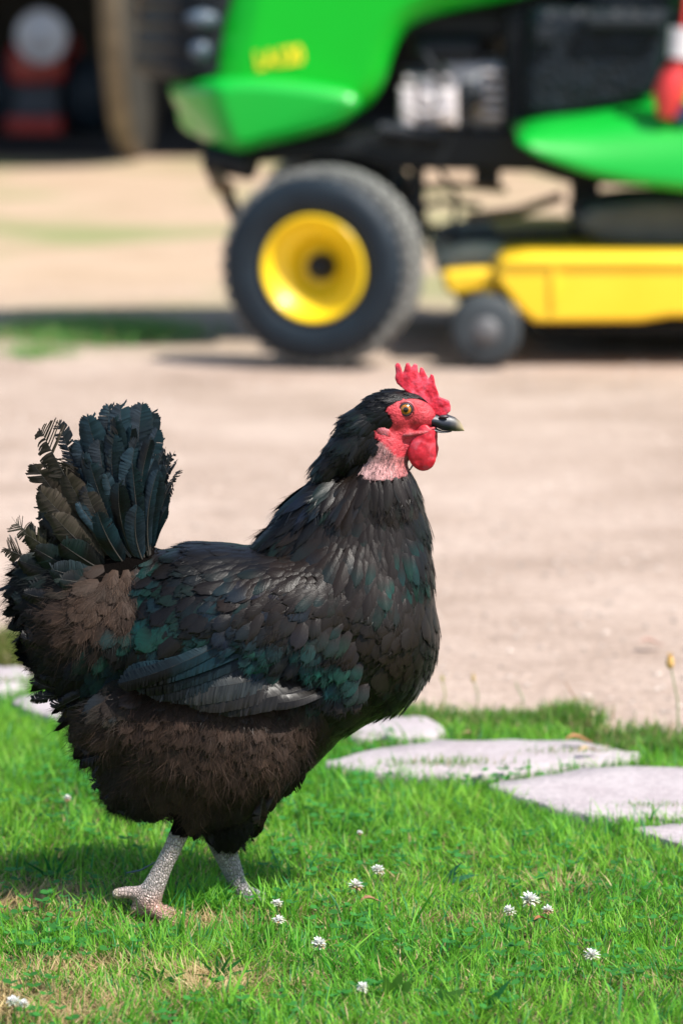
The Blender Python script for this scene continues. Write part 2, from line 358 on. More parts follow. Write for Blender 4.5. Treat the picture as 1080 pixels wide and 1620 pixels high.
def lawn():
    Vs, Qs, Cs = [], [], []; off = 0
    # (count, length mean, width mean, kind)
    for (n, Lm, Wm, kind) in ((250000, .016, .00056, 'short'), (52000, .023, .00070, 'mid'), (1700, .034, .0011, 'long'), (150000, .016, .00060, 'dry'), (1300, .027, .00075, 'tuft')):
        y = 2.25+rng.random(n)*2.2; x = (rng.random(n)-.5)*(1.5)
        if kind == 'dry': h_ = n//2; y[:h_] = 2.5+rng.random(h_)*.7; x[:h_] = (rng.random(h_)-.5)*.75
        if kind == 'tuft':               # taller blades round the hen's feet
            cx_ = rng.choice([300, 340, 330, 450, 150, 60, 275], n); g_ = [G(a+rng.normal(0, 20), 1440+rng.normal(0, 9)) for a in cx_]; x = np.array([v.x for v in g_]); y = np.array([v.y for v in g_])
        px, py = px_of(x, y, 0*y)
        inside = (np.abs(px-540) < 700) | (rng.random(n) < .5)
        pat = vnoise(x*22+9, y*22+3, 5)*.6+vnoise(x*60, y*60, 6)*.4
        edge = py-ledge(px)+(pat-.5)*40
        keep = inside & (edge > 0) & ~on_stone(x, y, np.where(rng.random(n) < .25, .93, .99)[0] if 0 else (.965 if kind == 'short' else .985))
        if kind in ('mid', 'long'): keep &= rng.random(n) < (.3+1.1*pat)
        dr = dryness(px, py)
        if kind == 'dry': keep &= rng.random(n) < (.09+1.2*dr**1.3)
        else: keep &= rng.random(n) > dr*1.0*(.55+pat)
        foot = (np.abs(px-225) < 42) & (np.abs(py-1450) < 22)
        if kind != 'short': keep &= ~(foot & (rng.random(n) < .8))
        x, y, px, py, pat, dr = [a[keep] for a in (x, y, px, py, pat, dr)]; n = len(x)
        L = Lm*(.55+.9*rng.random(n))*(.75+.5*pat); W = Wm*(.7+.6*rng.random(n))
        clump = vnoise(x*35+5, y*35+8, 12)*6.28*1.5
        ang = np.where(rng.random(n) < .55, clump, rng.random(n)*6.28)
        lean = np.abs(rng.normal(.38, .3, n)); curl = np.clip(rng.normal(.35, .3, n), 0, 1.1)
        hue = np.clip(vnoise(x*9+2, y*9+1, 8)*.6+rng.random(n)*.5-.05, 0, 1)[:, None]
        g1 = np.array([.055, .34, .024]); g2 = np.array([.33, .62, .06])
        col = g1*(1-hue)+g2*hue; cool = (rng.random(n) < .12)[:, None]; col = np.where(cool, np.array([.05, .27, .08]), col)
        if kind == 'dry':
            k = rng.random(n)[:, None]; col = np.array([.72, .58, .30])*(1-k)+np.array([.50, .35, .18])*k
            lean = np.abs(rng.normal(1.0, .35, n)); L *= 1.0
        col = col*(.8+.4*rng.random(n))[:, None]
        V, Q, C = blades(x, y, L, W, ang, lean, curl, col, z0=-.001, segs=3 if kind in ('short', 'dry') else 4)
        Vs.append(V); Qs.append(Q+off); Cs.append(C); off += len(V)
    # small round clover leaves down in the turf
    n = 3000; y = 2.4+rng.random(n)*1.3; x = (rng.random(n)-.5)*.95; px, py = px_of(x, y, 0*y)
    pat = vnoise(x*12+7, y*12+1, 21); keep = (pat > .52) & (py > ledge(px)+8) & ~on_stone(x, y, 1.01); x, y = x[keep], y[keep]; n = len(x)
    h = .007+.012*rng.random(n); s = .0018+.0018*rng.random(n)
    base = rng.random(n)*6.28
    for k in range(3):
        a = base+k*2.09
        q = np.linspace(0, 2*PI, 7)[:-1]
        cx, cy = x+np.cos(a)*s*1.0, y+np.sin(a)*s*1.0
        V = np.stack([cx[:, None]+np.cos(q)*s[:, None], cy[:, None]+np.sin(q)*s[:, None], h[:, None]+.35*s[:, None]*np.cos(q-a[:, None])+0*q], -1)
        C = np.ones((n, 6, 4)); C[..., :3] = (np.array([.06, .27, .05])*(.7+.6*rng.random((n, 1))))[:, None]
        Q = (np.arange(n)*6)[:, None, None]+np.array([(0, 1, 2, 3), (0, 3, 4, 5)])
        Vs.append(V.reshape(-1, 3)); Qs.append(Q.reshape(-1, 4)+off); Cs.append(C.reshape(-1, 4)); off += n*6
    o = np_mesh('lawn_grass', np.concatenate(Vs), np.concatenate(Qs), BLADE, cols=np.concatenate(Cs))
    tag(o, 'short bright green lawn with dry straw and clover leaves', 'grass', kind='stuff')
    # soil under the lawn
    m, nt, b = mat('turf_soil'); n1 = noise(nt, 60, 5); r = ramp(nt, [(.35, (.022, .035, .010)), (.55, (.075, .07, .025)), (.72, (.24, .17, .09))])
    nt.links.new(n1.outputs['Fac'], r.inputs[0]); nt.links.new(r.outputs[0], b.inputs['Base Color']); b.inputs['Roughness'].default_value = 1
    xs = [(-400), 0, 120, 260, 480, 560, 640, 760, 900, 960, 1080, 1500]
    b2 = MB(); top = [G(x, ledge(x)+14, -.001) for x in np.linspace(-500, 1600, 90)]
    top = [Vector((p.x, p.y+random.uniform(-.02, .02), -.001)) for p in top]
    top = [Vector((-40, top[0].y-.3, -.001))]+top+[Vector((40, top[-1].y-.5, -.001))]
    n = len(top); vs = top+[Vector((p.x, -3, -.001)) for p in top]
    b2.add(vs, [(i, i+n, i+n+1, i+1) for i in range(n-1)]); o = b2.build('lawn_soil', m); tag(o, kind='structure')
lawn()
def fringe_strip():
    # ragged grass between the stones and the gravel and in the joints
    Vs, Qs, Cs = [], [], []; off = 0
    spots = [(780, 1146, 150, 12, 2200, .017), (900, 1148, 45, 12, 1200, .026), (620, 1132, 90, 9, 700, .017), (30, 1040, 70, 14, 1500, .022), (10, 1030, 50, 12, 900, .030),
             (1040, 1190, 90, 10, 1300, .019), (860, 1166, 160, 6, 1200, .014), (1020, 1168, 60, 7, 300, .02),
             (700, 1225, 110, 5, 700, .020), (900, 1206, 90, 4, 420, .018), (560, 1180, 60, 4, 300, .016), (1030, 1293, 60, 4, 500, .016), (90, 1092, 90, 6, 700, .022), (-60, 1030, 80, 14, 900, .022), (1250, 1190, 120, 14, 900, .03), (150, 530, 130, 14, 6500, .035), (60, 560, 60, 8, 500, .02)]
    for (cx, cy, a, b, n, L0) in spots:
        px = cx+rng.normal(0, .5, n)*a; py = cy+rng.normal(0, .5, n)*b
        g = [G(p, q) for p, q in zip(px, py)]; x = np.array([v.x for v in g]); y = np.array([v.y for v in g])
        L = L0*(.5+.8*rng.random(n)); W = .0009*(.7+.7*rng.random(n))
        hue = rng.random(n)[:, None]; col = np.array([.05, .22, .03])*(1-hue)+np.array([.22, .36, .06])*hue
        if cy < 700: col = np.array([.10, .36, .08])*(1-hue)+np.array([.25, .45, .12])*hue
        elif cy < 1045: col = np.array([.12, .20, .035])*(1-hue)+np.array([.26, .28, .07])*hue
        dry = (rng.random(n) < .15)[:, None]; col = np.where(dry, np.array([.42, .33, .17]), col)
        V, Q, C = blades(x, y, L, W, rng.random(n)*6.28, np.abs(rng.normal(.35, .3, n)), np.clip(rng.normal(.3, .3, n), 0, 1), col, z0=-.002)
        Vs.append(V); Qs.append(Q+off); Cs.append(C); off += len(V)
    o = np_mesh('edge_grass', np.concatenate(Vs), np.concatenate(Qs), BLADE, cols=np.concatenate(Cs))
    tag(o, 'ragged grass growing in the joints around the flagstones', 'grass', kind='stuff')
fringe_strip()

# white clover flowers, each a thing
def clover_mats():
    m, nt, b = mat('clover_petal'); at = N(nt, 'ShaderNodeAttribute', attribute_name='tint'); nt.links.new(at.outputs['Color'], b.inputs['Base Color'])
    b.inputs['Roughness'].default_value = .7; b.inputs['Subsurface Weight'].default_value = .1
    return m
CLM = clover_mats(); STEM = simple('flower_stem', (.10, .22, .05), .6, scale=200)
def clover(px, py, rpx, label, brown=.15, squash=.8, h=None):
    zt = .024 if h is None else h
    c = G(px, py, zt); r = rpx/1950*(2.9/c.y)**-1*1.0; r = rpx*c.y/F
    t = thing('clover_flower', label, 'clover flower', (c.x, c.y, 0), 'white clover flowers scattered in the lawn')
    n = 62; V = []; Q = []; C = []
    for i in range(n):
        f = (i+.5)/n; ph = i*2.399; th = math.acos(1-1.75*f)
        d = Vector((math.sin(th)*math.cos(ph), math.sin(th)*math.sin(ph), math.cos(th)*squash))
        d += Vector((random.uniform(-.15, .15), random.uniform(-.15, .15), random.uniform(-.1, .2)))
        sd = d.cross(Vector((0, 0, 1))).normalized(); up = sd.cross(d).normalized()
        l = r*random.uniform(.85, 1.15); w = r*.16; k = len(V)
        o0 = c+d*l*.25
        V += [o0-sd*w*.5, o0+sd*w*.5, c+d*l*.75+sd*w+up*w*.4, c+d*l*.75-sd*w+up*w*.4, c+d*l*1.05+sd*w*.4, c+d*l*1.05-sd*w*.4]
        Q += [(k, k+1, k+2, k+3), (k+3, k+2, k+4, k+5)]
        wcol = np.array([.80, .78, .74]); br = np.array([.42, .25, .13]) if th > 1.6 or random.random() < brown*.5 else wcol
        g = np.array([.55, .55, .40]) if th > 1.3 else wcol
        cc = br if random.random() < brown*2 and th > 1.0 else g
        C += [(*(cc*.8), 1)]*2+[(*cc, 1)]*4
    np_mesh('flower_head', [tuple(v) for v in V], Q, CLM, t, cols=C, smooth=False)
    s = MB(); s.tube([(c.x+.003, c.y+.002, -.002), (c.x+.001, c.y+.001, zt*.5), (c.x, c.y, zt-r*.3)], [.0006, .0006, .0007], 6); s.build('stem', STEM, t)
clover(597, 1377, 11, 'white clover flower highest of the pair right of the hen legs', .1)
clover(563, 1402, 12, 'clover flower with browning lower petals, lower of the pair right of the hen legs', .5)
clover(838, 1424, 15, 'largest white clover flower, top of the trio on the right of the lawn', .15)
clover(805, 1442, 10, 'small white clover flower, leftmost of the trio on the right of the lawn', .2, 1.0)
clover(866, 1441, 10, 'pinkish wilting clover flower, rightmost of the trio on the right of the lawn', .9)
clover(935, 1511, 12, 'lone white clover flower near the right edge of the lawn', .1)
clover(504, 1493, 12, 'lone white clover flower in the lawn below the hen breast', .1)
clover(440, 1456, 11, 'white clover flower nearest the hen far foot, lower of two', .1, .6)
clover(438, 1429, 9, 'faint clover flower just behind another beside the hen far foot', .1, .6)
clover(573, 1563, 10, 'white clover flower half sunk in grass at the bottom centre', .1, .9)
clover(22, 1586, 12, 'white clover flower at the bottom left corner, left of its twin', .1, .9)
clover(38, 1589, 9, 'smaller white clover flower touching its twin at the bottom left corner', .1, .9)
clover(569, 1318, 5, 'tiny whitish clover bud far back in the lawn under the hen breast', .4)
clover(107, 1264, 7, 'pale pink clover bud in the lawn left of the hen thigh', .9)
# wilted brown leaf below the trio
def leaf(c, r, ang, label, colr, name='fallen_leaf'):
    b = MB(); n = 9; vs = []; fs = []
    for i in range(n):
        t = i/(n-1); w = r*.42*math.sin(PI*t**.8)+.0002; z = c.z+r*.18*math.sin(t*5)+.002
        x = (t-.5)*2*r
        for s_ in (-1, 0, 1): vs.append(Vector((c.x+x*math.cos(ang)-s_*w*math.sin(ang), c.y+x*math.sin(ang)+s_*w*math.cos(ang), z+abs(s_)*w*.4)))
    for i in range(n-1):
        for s_ in (0, 1): fs.append((i*3+s_, i*3+s_+1, i*3+s_+4, i*3+s_+3))
    b.add(vs, fs, True); o = b.build(name, simple('dead_leaf', colr, .8, scale=300)); tag(o, label, 'leaf', 'dead leaves lying about'); return o
leaf(G(858, 1458, .016), .008, .4, 'wilted orange brown leaf in the grass under the clover trio', (.35, .14, .05))
leaf(G(915, 1173, .017), .014, .1, 'orange brown leaf lying on the long pale slab', (.45, .20, .09))
leaf(G(932, 1190, .016), .012, .5, 'tan curled leaf at the right end of the long slab', (.50, .36, .20))
leaf(G(745, 1166, .004), .012, .2, 'dull brown leaf in the grass behind the long slab', (.35, .22, .12))
leaf(G(1030, 1020, .004), .016, .1, 'faint reddish leaf on the gravel near the right edge', (.5, .30, .24))
leaf(G(588, 1428, .012), .010, .2, 'brown leaf scrap in the grass beside the clover pair', (.30, .15, .08))

# broad blades and stalks, each a plant
def broad_plant(px, py, angs, L, label, col=(.05, .20, .05)):
    g = G(px, py); b = MB()
    for a, ln, w in angs:
        vs = []; fs = []; n = 8
        for i in range(n):
            t = i/(n-1); rr = L*ln*(math.cos(a)*t); zz = L*ln*math.sin(abs(a) if a > 0 else 1)*t-.2*L*t*t
            zz = L*ln*(math.sin(a)*t-.18*t*t); ww = w*(1-t**2.5)*(.6+.4*math.sin(t*PI))
            for s_ in (-1, 0, 1): vs.append((g.x+rr+s_*ww*math.sin(a), g.y-.01*t-s_*ww*.5, zz+s_*ww*math.cos(a)*-1+(-.25*w if s_ == 0 else 0)))
        for i in range(n-1):
            for s_ in (0, 1): fs.append((i*3+s_, i*3+s_+1, i*3+s_+4, i*3+s_+3))
        b.add(vs, fs, True)
    m = blade_mat('broad_blade', .3)
    m.node_tree.links.remove(m.node_tree.nodes['Principled BSDF'].inputs['Base Color'].links[0]); 
    m.node_tree.nodes['Principled BSDF'].inputs['Base Color'].default_value = (*col, 1)
    for n_ in m.node_tree.nodes:
        if n_.type == 'BSDF_TRANSLUCENT':
            for l in list(n_.inputs['Color'].links): m.node_tree.links.remove(l)
            n_.inputs['Color'].default_value = (*col, 1)
    o = b.build('broad_grass', m); tag(o, label, 'grass tuft', 'broad bladed grass tufts')
broad_plant(698, 1402, [(1.05, 1, .0022), (.55, 1.1, .0025), (.95, .75, .002)], .034, 'bluish broad blades leaning right in mid lawn', (.06, .22, .12))
broad_plant(770, 1600, [(1.1, 1, .0025), (1.3, .6, .0025), (2.0, .5, .002)], .040, 'soft broad blade rising at the bottom right of centre', (.05, .24, .07))
broad_plant(620, 1585, [(1.35, 1, .005), (1.8, .9, .005), (1.0, .9, .005), (2.4, .7, .004)], .034, 'yellowish broad leaves at the bottom centre beside a clover flower', (.15, .32, .05))
broad_plant(690, 1600, [(.9, 1, .006), (1.4, .8, .005), (2.1, .7, .004)], .034, 'wide yellow green leaves right of the bottom centre', (.12, .28, .05))
broad_plant(345, 1440, [(1.55, 1, .0022), (1.0, .7, .0016), (1.25, .8, .0018)], .040, 'upright bright blade between the hen feet', (.10, .32, .04))
broad_plant(250, 1560, [(.7, 1, .0016), (2.2, .9, .0016), (1.3, .8, .0015), (.3, .8, .0016), (2.8, .9, .0015), (1.7, .8, .0015), (.5, .9, .0014), (2.5, 1, .0014)], .03, 'dark green broad tuft in the shade below the hen feet', (.03, .20, .03))
broad_plant(345, 1550, [(.5, 1, .0016), (.9, 1.0, .0016), (1.6, .8, .0016), (2.6, .6, .0015), (1.2, .9, .0014), (2.1, .8, .0014)], .035, 'dark leafy tuft right of the dry bare patch', (.03, .21, .035))
broad_plant(85, 1395, [(1.2, .9, .0018), (1.8, 1, .002), (2.3, 1, .0018), (.8, .8, .0015)], .035, 'shaded tall blades left of the hen back toe', (.02, .15, .03))
STALKS = [(1071, 1170, 1059, 1050, 7, 'tall thin stalk with a tan seed head at the right edge', (.22, .30, .12), (.70, .42, .14)),
          (912, 1130, 893, 1078, 0, 'short reddish stalk rising above the far grass tuft', (.35, .20, .12), None),
          (826, 1130, 815, 1080, 0, 'pale thin stalk in front of the gravel right of the hen', (.30, .36, .18), None),
          (697, 1125, 699, 1075, 3, 'yellowish stalk close behind the hen breast', (.30, .34, .10), (.5, .42, .15)),
          (752, 1125, 748, 1075, 4, 'thin stalk with a tan tip behind the long slab', (.34, .36, .2), (.6, .42, .2)),
          (925, 1160, 938, 1130, 3, 'thin stalk with pale tip by the far grass tuft', (.3, .34, .15), (.6, .5, .3))]
for (bx, by, tx, ty, hr, lab, c1, c2) in STALKS:
    g = G(bx, by); t_ = P(tx, ty, g.y); t = thing('seed_stalk', lab, 'weed stalk', g, 'thin weed stalks at the gravel edge')
    mid = (g+t_)/2+Vector((.004, 0, 0)); mb = MB().tube([g, mid, t_], [.0012, .0009, .0007], 6); mb.build('stem', simple('stalk', c1, .7, scale=99), t)
    if hr:
        r = hr*g.y/F; mb = MB(); mb.tube([t_+Vector((0, 0, -r*1.2)), t_+Vector((0, 0, -r*.6)), t_+Vector((0, 0, .2*r)), t_+Vector((0, 0, r)), t_+Vector((0, 0, r*1.8))], [r*.3, r*.9, r, r*.85, r*.6], 10)
        for k in range(14):
            a = k*2.4; mb.tube([t_+Vector((0, 0, r)), t_+Vector((math.cos(a)*r*.7, math.sin(a)*r*.7, r*2.6))], [r*.12, r*.04], 4)
        mb.build('seed_head', simple('seed_head', c2, .9, scale=300), t)

# ------------------------------------------------------------------ the hen
Y0 = 2.965; U = Y0/F                       # centre plane and metres per photo pixel there
_a = P(540, 810, Y0); _b = P(1080, 1620, Y0); _c = P(0, 0, Y0)
KX = (_b.x-_a.x)/540
ZT = [(py, P(540, py, Y0).z) for py in range(0, 1700, 20)]
_zp = np.array([z for _, z in ZT]); _pp = np.array([p for p, _ in ZT])
def H(px, py, d=0.):                       # point over the hen's centre plane, d in pixels towards the camera
    p = P(px, py, Y0); return Vector(((px-540)*KX, Y0-d*U, p.z))
def to_px(v):                              # numpy (n,3) -> px,py on the centre plane
    v = np.asarray(v); return 540+v[:, 0]/KX, np.interp(v[:, 2], _zp[::-1], _pp[::-1])
def Hn(px, py, d):                         # numpy version
    px, py, d = np.broadcast_arrays(np.asarray(px, float), np.asarray(py, float), np.asarray(d, float))
    return np.stack([(px-540)*KX, Y0-d*U, np.interp(py, _pp, np.interp(_pp, _pp, _zp))], -1)

def ell(b, px, py, d, rx, rz, ry, rot=0, n=20):
    """ellipsoid; rot in picture degrees (counter clockwise)."""
    c = H(px, py, d); q = R(rot); vs = []; fs = []; m = n//2+2
    for i in range(m+1):
        th = PI*i/m
        for k in range(n):
            ph = 2*PI*k/n; x = math.sin(th)*math.cos(ph)*rx; y = math.sin(th)*math.sin(ph)*ry; z = math.cos(th)*rz
            vs.append(c+Vector((x*math.cos(q)-z*math.sin(q), y, x*math.sin(q)+z*math.cos(q)))*U)
    fs = [(i*n+k, i*n+(k+1) % n, (i+1)*n+(k+1) % n, (i+1)*n+k) for i in range(m) for k in range(n)]
    b.add(vs, fs)
def chain(b, pts, sub_=6, flat=1.0):
    """tapered string of overlapping balls through world points [(Vector, r_px)]."""
    for (p, r), (q, s) in zip(pts[:-1], pts[1:]):
        for k in range(sub_+1):
            t = k/sub_; c = p.lerp(q, t); rr = (r+(s-r)*t)*U; n = 12; vs = []
            for i in range(9):
                th = PI*i/8
                for j in range(n): ph = 2*PI*j/n; vs.append(c+Vector((math.sin(th)*math.cos(ph), math.sin(th)*math.sin(ph), math.cos(th)))*rr)
            b.add(vs, [(i*n+j, i*n+(j+1) % n, (i+1)*n+(j+1) % n, (i+1)*n+j) for i in range(8) for j in range(n)])
def remeshed(b, voxel, smooth_it, name='tmp', fac=.5):
    o = b.build(name, M['red'])
    md = o.modifiers.new('r', 'REMESH'); md.mode = 'VOXEL'; md.voxel_size = voxel
    sm = o.modifiers.new('s', 'SMOOTH'); sm.factor = fac; sm.iterations = smooth_it
    bpy.context.view_layer.update()
    me = bpy.data.meshes.new_from_object(o.evaluated_get(bpy.context.evaluated_depsgraph_get()))
    bpy.data.objects.remove(o); me.materials.clear(); me.name = name
    me.polygons.foreach_set('use_smooth', [True]*len(me.polygons)); return me
def verts_of(me):
    a = np.empty(len(me.vertices)*3, np.float32); me.vertices.foreach_get('co', a); return a.reshape(-1, 3).astype(float)
def norms_of(me):
    a = np.empty(len(me.vertices)*3, np.float32); me.vertices.foreach_get('normal', a); return a.reshape(-1, 3).astype(float)

hen = thing('hen', 'black hen with a red comb and green sheen walking across the lawn', 'chicken', (H(330, 1200).x, Y0, 0))
b = MB()
# trunk, breast, neck, head
ell(b, 430, 965, 0, 235, 105, 128, 4, 28)
ell(b, 330, 935, 0, 140, 78, 105, 6, 24)
ell(b, 578, 985, 0, 117, 150, 114, 12, 28)
ell(b, 545, 1065, 0, 120, 88, 100, 38, 24); ell(b, 480, 1110, 0, 85, 80, 92, 30, 24)
ell(b, 590, 880, 0, 84, 110, 72, 14, 24)
ell(b, 520, 840, 0, 82, 52, 62, 30, 24)
ell(b, 605, 790, 0, 60, 75, 52, 10, 22)
ell(b, 560, 800, 0, 62, 50, 54, 40, 22); ell(b, 520, 800, 0, 46, 52, 44, 45, 22); ell(b, 480, 830, 0, 52, 34, 50, 35, 22)
ell(b, 628, 830, 0, 48, 80, 52, 8, 22); ell(b, 632, 900, 0, 52, 90, 74, 4, 22); ell(b, 540, 905, 0, 120, 80, 96, 10, 24)
ell(b, 604, 715, 0, 38, 62, 33, 8, 22)
ell(b, 560, 700, 0, 50, 30, 32, 45, 20)
ell(b, 530, 728, 0, 32, 20, 27, 50, 20)
ell(b, 619, 652, 0, 42, 36, 31, 10, 22); ell(b, 646, 647, 0, 34, 27, 24, -20, 22); ell(b, 640, 706, 0, 26, 20, 17, -20, 20); ell(b, 575, 672, 0, 40, 30, 30, 42, 20)
ell(b, 655, 656, 0, 34, 24, 23, -12, 22)
ell(b, 636, 684, 0, 34, 17, 20, -18, 20)
ell(b, 603, 655, 0, 36, 34, 29, 35, 20)
# back end: vent fluff, tail root
ell(b, 175, 985, 0, 108, 118, 88, 20, 24)
ell(b, 215, 905, 0, 62, 52, 58, 0, 20)
ell(b, 200, 850, 0, 36, 65, 30, 18, 20)
ell(b, 120, 940, 0, 62, 72, 52, 10, 20)
ell(b, 207, 1120, 0, 76, 88, 88, 0, 20)
ell(b, 232, 1208, 0, 66, 66, 78, 0, 20)
# folded wings, thighs
for s in (1, -1):
    ell(b, 400, 975, 84*s, 190, 82, 48, 10, 24)
    ell(b, 350, 1150, 52*s, 148, 105, 70, 0, 24)
    ell(b, 322, 1216, 42*s, 108, 76, 50, 0, 22)
ell(b, 400, 1190, 20, 82, 82, 50, 0, 20); ell(b, 440, 1165, 0, 66, 72, 72, -10, 20); ell(b, 492, 1142, 0, 64, 56, 74, 38, 20)
ell(b, 362, 1290, -30, 42, 55, 34, -15, 18)
ell(b, 300, 1255, 24, 42, 40, 32, -15, 18)
# legs: shank, foot, toes (one skin with the body)
def leg(Yl, pts, hall, toes, pad):
    W = lambda x, y: P(x, y, Yl)
    chain(b, [(W(x, y), r) for x, y, r in pts], 10)
    chain(b, [(W(x, y), r) for x, y, r in hall], 7)
    f = W(pts[-1][0], pts[-1][1])
    for a, l in toes:
        d = Vector((math.cos(a), math.sin(a), 0)); f0 = Vector((f.x, f.y, .008))
        chain(b, [(f0, 13), (f0+d*l*.35+Vector((0, 0, -.001)), 10), (f0+d*l*.7+Vector((0, 0, -.004)), 9), (f0+d*l+Vector((0, 0, -.008)), 6)], 7)
    for x, y, r in pad: chain(b, [(W(x, y), r), (W(x+2, y+1), r)], 1)
YLN, YLF = 2.935, 2.985
leg(YLN, [(306, 1255, 26), (292, 1300, 17.5), (275, 1338, 15.5), (258, 1372, 15.5), (243, 1404, 19), (234, 1425, 22)],
    [(234, 1414, 15), (214, 1412, 11), (196, 1412, 10.5), (184, 1414, 9)], [(.15, .032), (-.75, .034), (.75, .030)], [(222, 1436, 15), (212, 1440, 9)])
leg(YLF, [(346, 1300, 34), (352, 1335, 23), (362, 1362, 19), (374, 1392, 16), (385, 1418, 15), (392, 1432, 16)],
    [(388, 1425, 12), (368, 1432, 9), (352, 1436, 7)], [(.1, .020), (-.5, .018), (.7, .018)], [])
body_me = remeshed(b, .0021, 7, 'body')
BV = verts_of(body_me)
def relax(me, BV, it):
    e = np.empty(len(me.edges)*2, np.int32); me.edges.foreach_get('vertices', e); e = e.reshape(-1, 2)
    px, py = to_px(BV); cnt = np.bincount(e.ravel(), minlength=len(BV)).astype(float)[:, None]
    w = np.clip((py-725)/60, 0, 1)*np.clip((1275-py)/50, 0, 1); w = (w*.6)[:, None]
    for _ in range(it):
        s = np.zeros_like(BV)
        for c in range(3): s[:, c] = np.bincount(e[:, 0], BV[e[:, 1], c], len(BV))+np.bincount(e[:, 1], BV[e[:, 0], c], len(BV))
        BV = BV+w*(s/cnt-BV)
    return BV
BV = relax(body_me, BV, 90); body_me.vertices.foreach_set('co', BV.astype(np.float32).ravel()); body_me.update()
BN = norms_of(body_me); bx_, by_ = to_px(BV)
FACE = [(608, 646), (611, 639), (622, 633), (640, 627), (660, 630), (672, 637), (684, 640), (698, 650), (690, 676), (688, 700), (684, 716), (655, 718), (628, 722), (612, 706), (592, 688), (588, 674), (600, 667), (618, 668), (617, 656)]
NECK = [(570, 732), (580, 714), (590, 700), (606, 694), (628, 716), (660, 712), (663, 736), (640, 750), (600, 755), (572, 751), (562, 742)]
hm = np.minimum(by_, 1700)
zleg_n = (by_ > np.interp(bx_, [230, 270, 300, 330, 345, 400], [1290, 1302, 1310, 1342, 1348, 1352]))
colr = np.ones((len(BV), 4)); colr[:, :3] = (.004, .0033, .003); colr[:, 3] = 0
nz = vnoise(BV[:, 0]*350, BV[:, 2]*350, 4); n2 = vnoise(BV[:, 0]*900+5, BV[:, 2]*900, 9)
fm_ = in_poly(bx_, by_, FACE); nk = in_poly(bx_, by_, NECK) & ~fm_
colr[fm_, :3] = np.array([.52, .036, .050])*(.72+.55*nz[fm_])[:, None]; colr[fm_, 3] = .5
pn = np.clip((bx_-560)/70, 0, 1)[:, None]; pc = np.array([.74, .48, .45])*(1-pn)+np.array([.48, .13, .13])*pn  # paler pink leftwards: sunlit part of the bare neck put into the colour
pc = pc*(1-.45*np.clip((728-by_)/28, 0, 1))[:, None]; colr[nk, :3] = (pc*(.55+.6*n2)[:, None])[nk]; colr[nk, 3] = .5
lg = zleg_n
lc = np.array([.42, .36, .34])*(.8+.4*nz)[:, None]
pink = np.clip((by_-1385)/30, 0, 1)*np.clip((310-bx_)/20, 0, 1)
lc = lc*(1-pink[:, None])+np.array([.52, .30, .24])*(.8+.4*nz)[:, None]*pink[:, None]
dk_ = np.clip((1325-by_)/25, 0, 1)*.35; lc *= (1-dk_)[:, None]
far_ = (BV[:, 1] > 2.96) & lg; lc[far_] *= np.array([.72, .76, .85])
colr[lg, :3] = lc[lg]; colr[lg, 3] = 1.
tip = lg & (bx_ < 192) & (by_ < 1430); colr[tip, :3] = (.62, .50, .38)
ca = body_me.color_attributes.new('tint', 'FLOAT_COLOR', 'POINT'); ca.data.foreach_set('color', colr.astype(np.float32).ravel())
def skin_mat():
    m, nt, b = mat('hen_skin'); L = nt.links
    at = N(nt, 'ShaderNodeAttribute', attribute_name='tint')
    tc = nt.nodes.new('ShaderNodeTexCoord')
    n1 = N(nt, 'ShaderNodeTexNoise', Scale=420., Detail=4., Roughness=.6); L.new(tc.outputs['Object'], n1.inputs['Vector'])
    mp = N(nt, 'ShaderNodeMapping'); mp.inputs['Rotation'].default_value = (0, R(-28), 0); mp.inputs['Scale'].default_value = (1, .8, .55); L.new(tc.outputs['Object'], mp.inputs[0])
    v = N(nt, 'ShaderNodeTexVoronoi', Scale=520., feature='DISTANCE_TO_EDGE'); L.new(mp.outputs[0], v.inputs['Vector'])
    vr = ramp(nt, [(.0, (.55, .52, .52)), (.16, (1, 1, 1))]); L.new(v.outputs['Distance'], vr.inputs[0])
    legf = N(nt, 'ShaderNodeMath', operation='GREATER_THAN'); legf.inputs[1].default_value = .75; L.new(at.outputs['Alpha'], legf.inputs[0])
    mx = N(nt, 'ShaderNodeMix', data_type='RGBA', blend_type='MULTIPLY'); L.new(legf.outputs[0], mx.inputs[0]); L.new(at.outputs['Color'], mx.inputs[6]); L.new(vr.outputs[0], mx.inputs[7])
    L.new(mx.outputs[2], b.inputs['Base Color']); b.inputs['Roughness'].default_value = .5; L.new(at.outputs['Alpha'], b.inputs['Specular IOR Level'])
    mh = N(nt, 'ShaderNodeMix', data_type='FLOAT'); L.new(legf.outputs[0], mh.inputs[0]); L.new(n1.outputs['Fac'], mh.inputs[2])
    vm = N(nt, 'ShaderNodeMath', operation='MULTIPLY'); vm.inputs[1].default_value = 5.; L.new(v.outputs['Distance'], vm.inputs[0]); vc = N(nt, 'ShaderNodeMath', operation='MINIMUM'); vc.inputs[1].default_value = 1.; L.new(vm.outputs[0], vc.inputs[0])
    L.new(vc.outputs[0], mh.inputs[3]); bump(nt, b, mh.outputs[0], .9, .0013)
    return m
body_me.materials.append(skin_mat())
body = bpy.data.objects.new('body', body_me); COL.objects.link(body); sub(body, hen)
bvh = BVHTree.FromPolygons([tuple(v) for v in BV], [tuple(p.vertices) for p in body_me.polygons])
def surf(px, py, side=1):
    o = H(px, py, 400*side); h = bvh.ray_cast(o, Vector((0, side, 0)))
    if h[0] is None: return None, None
    return h[0], h[1]

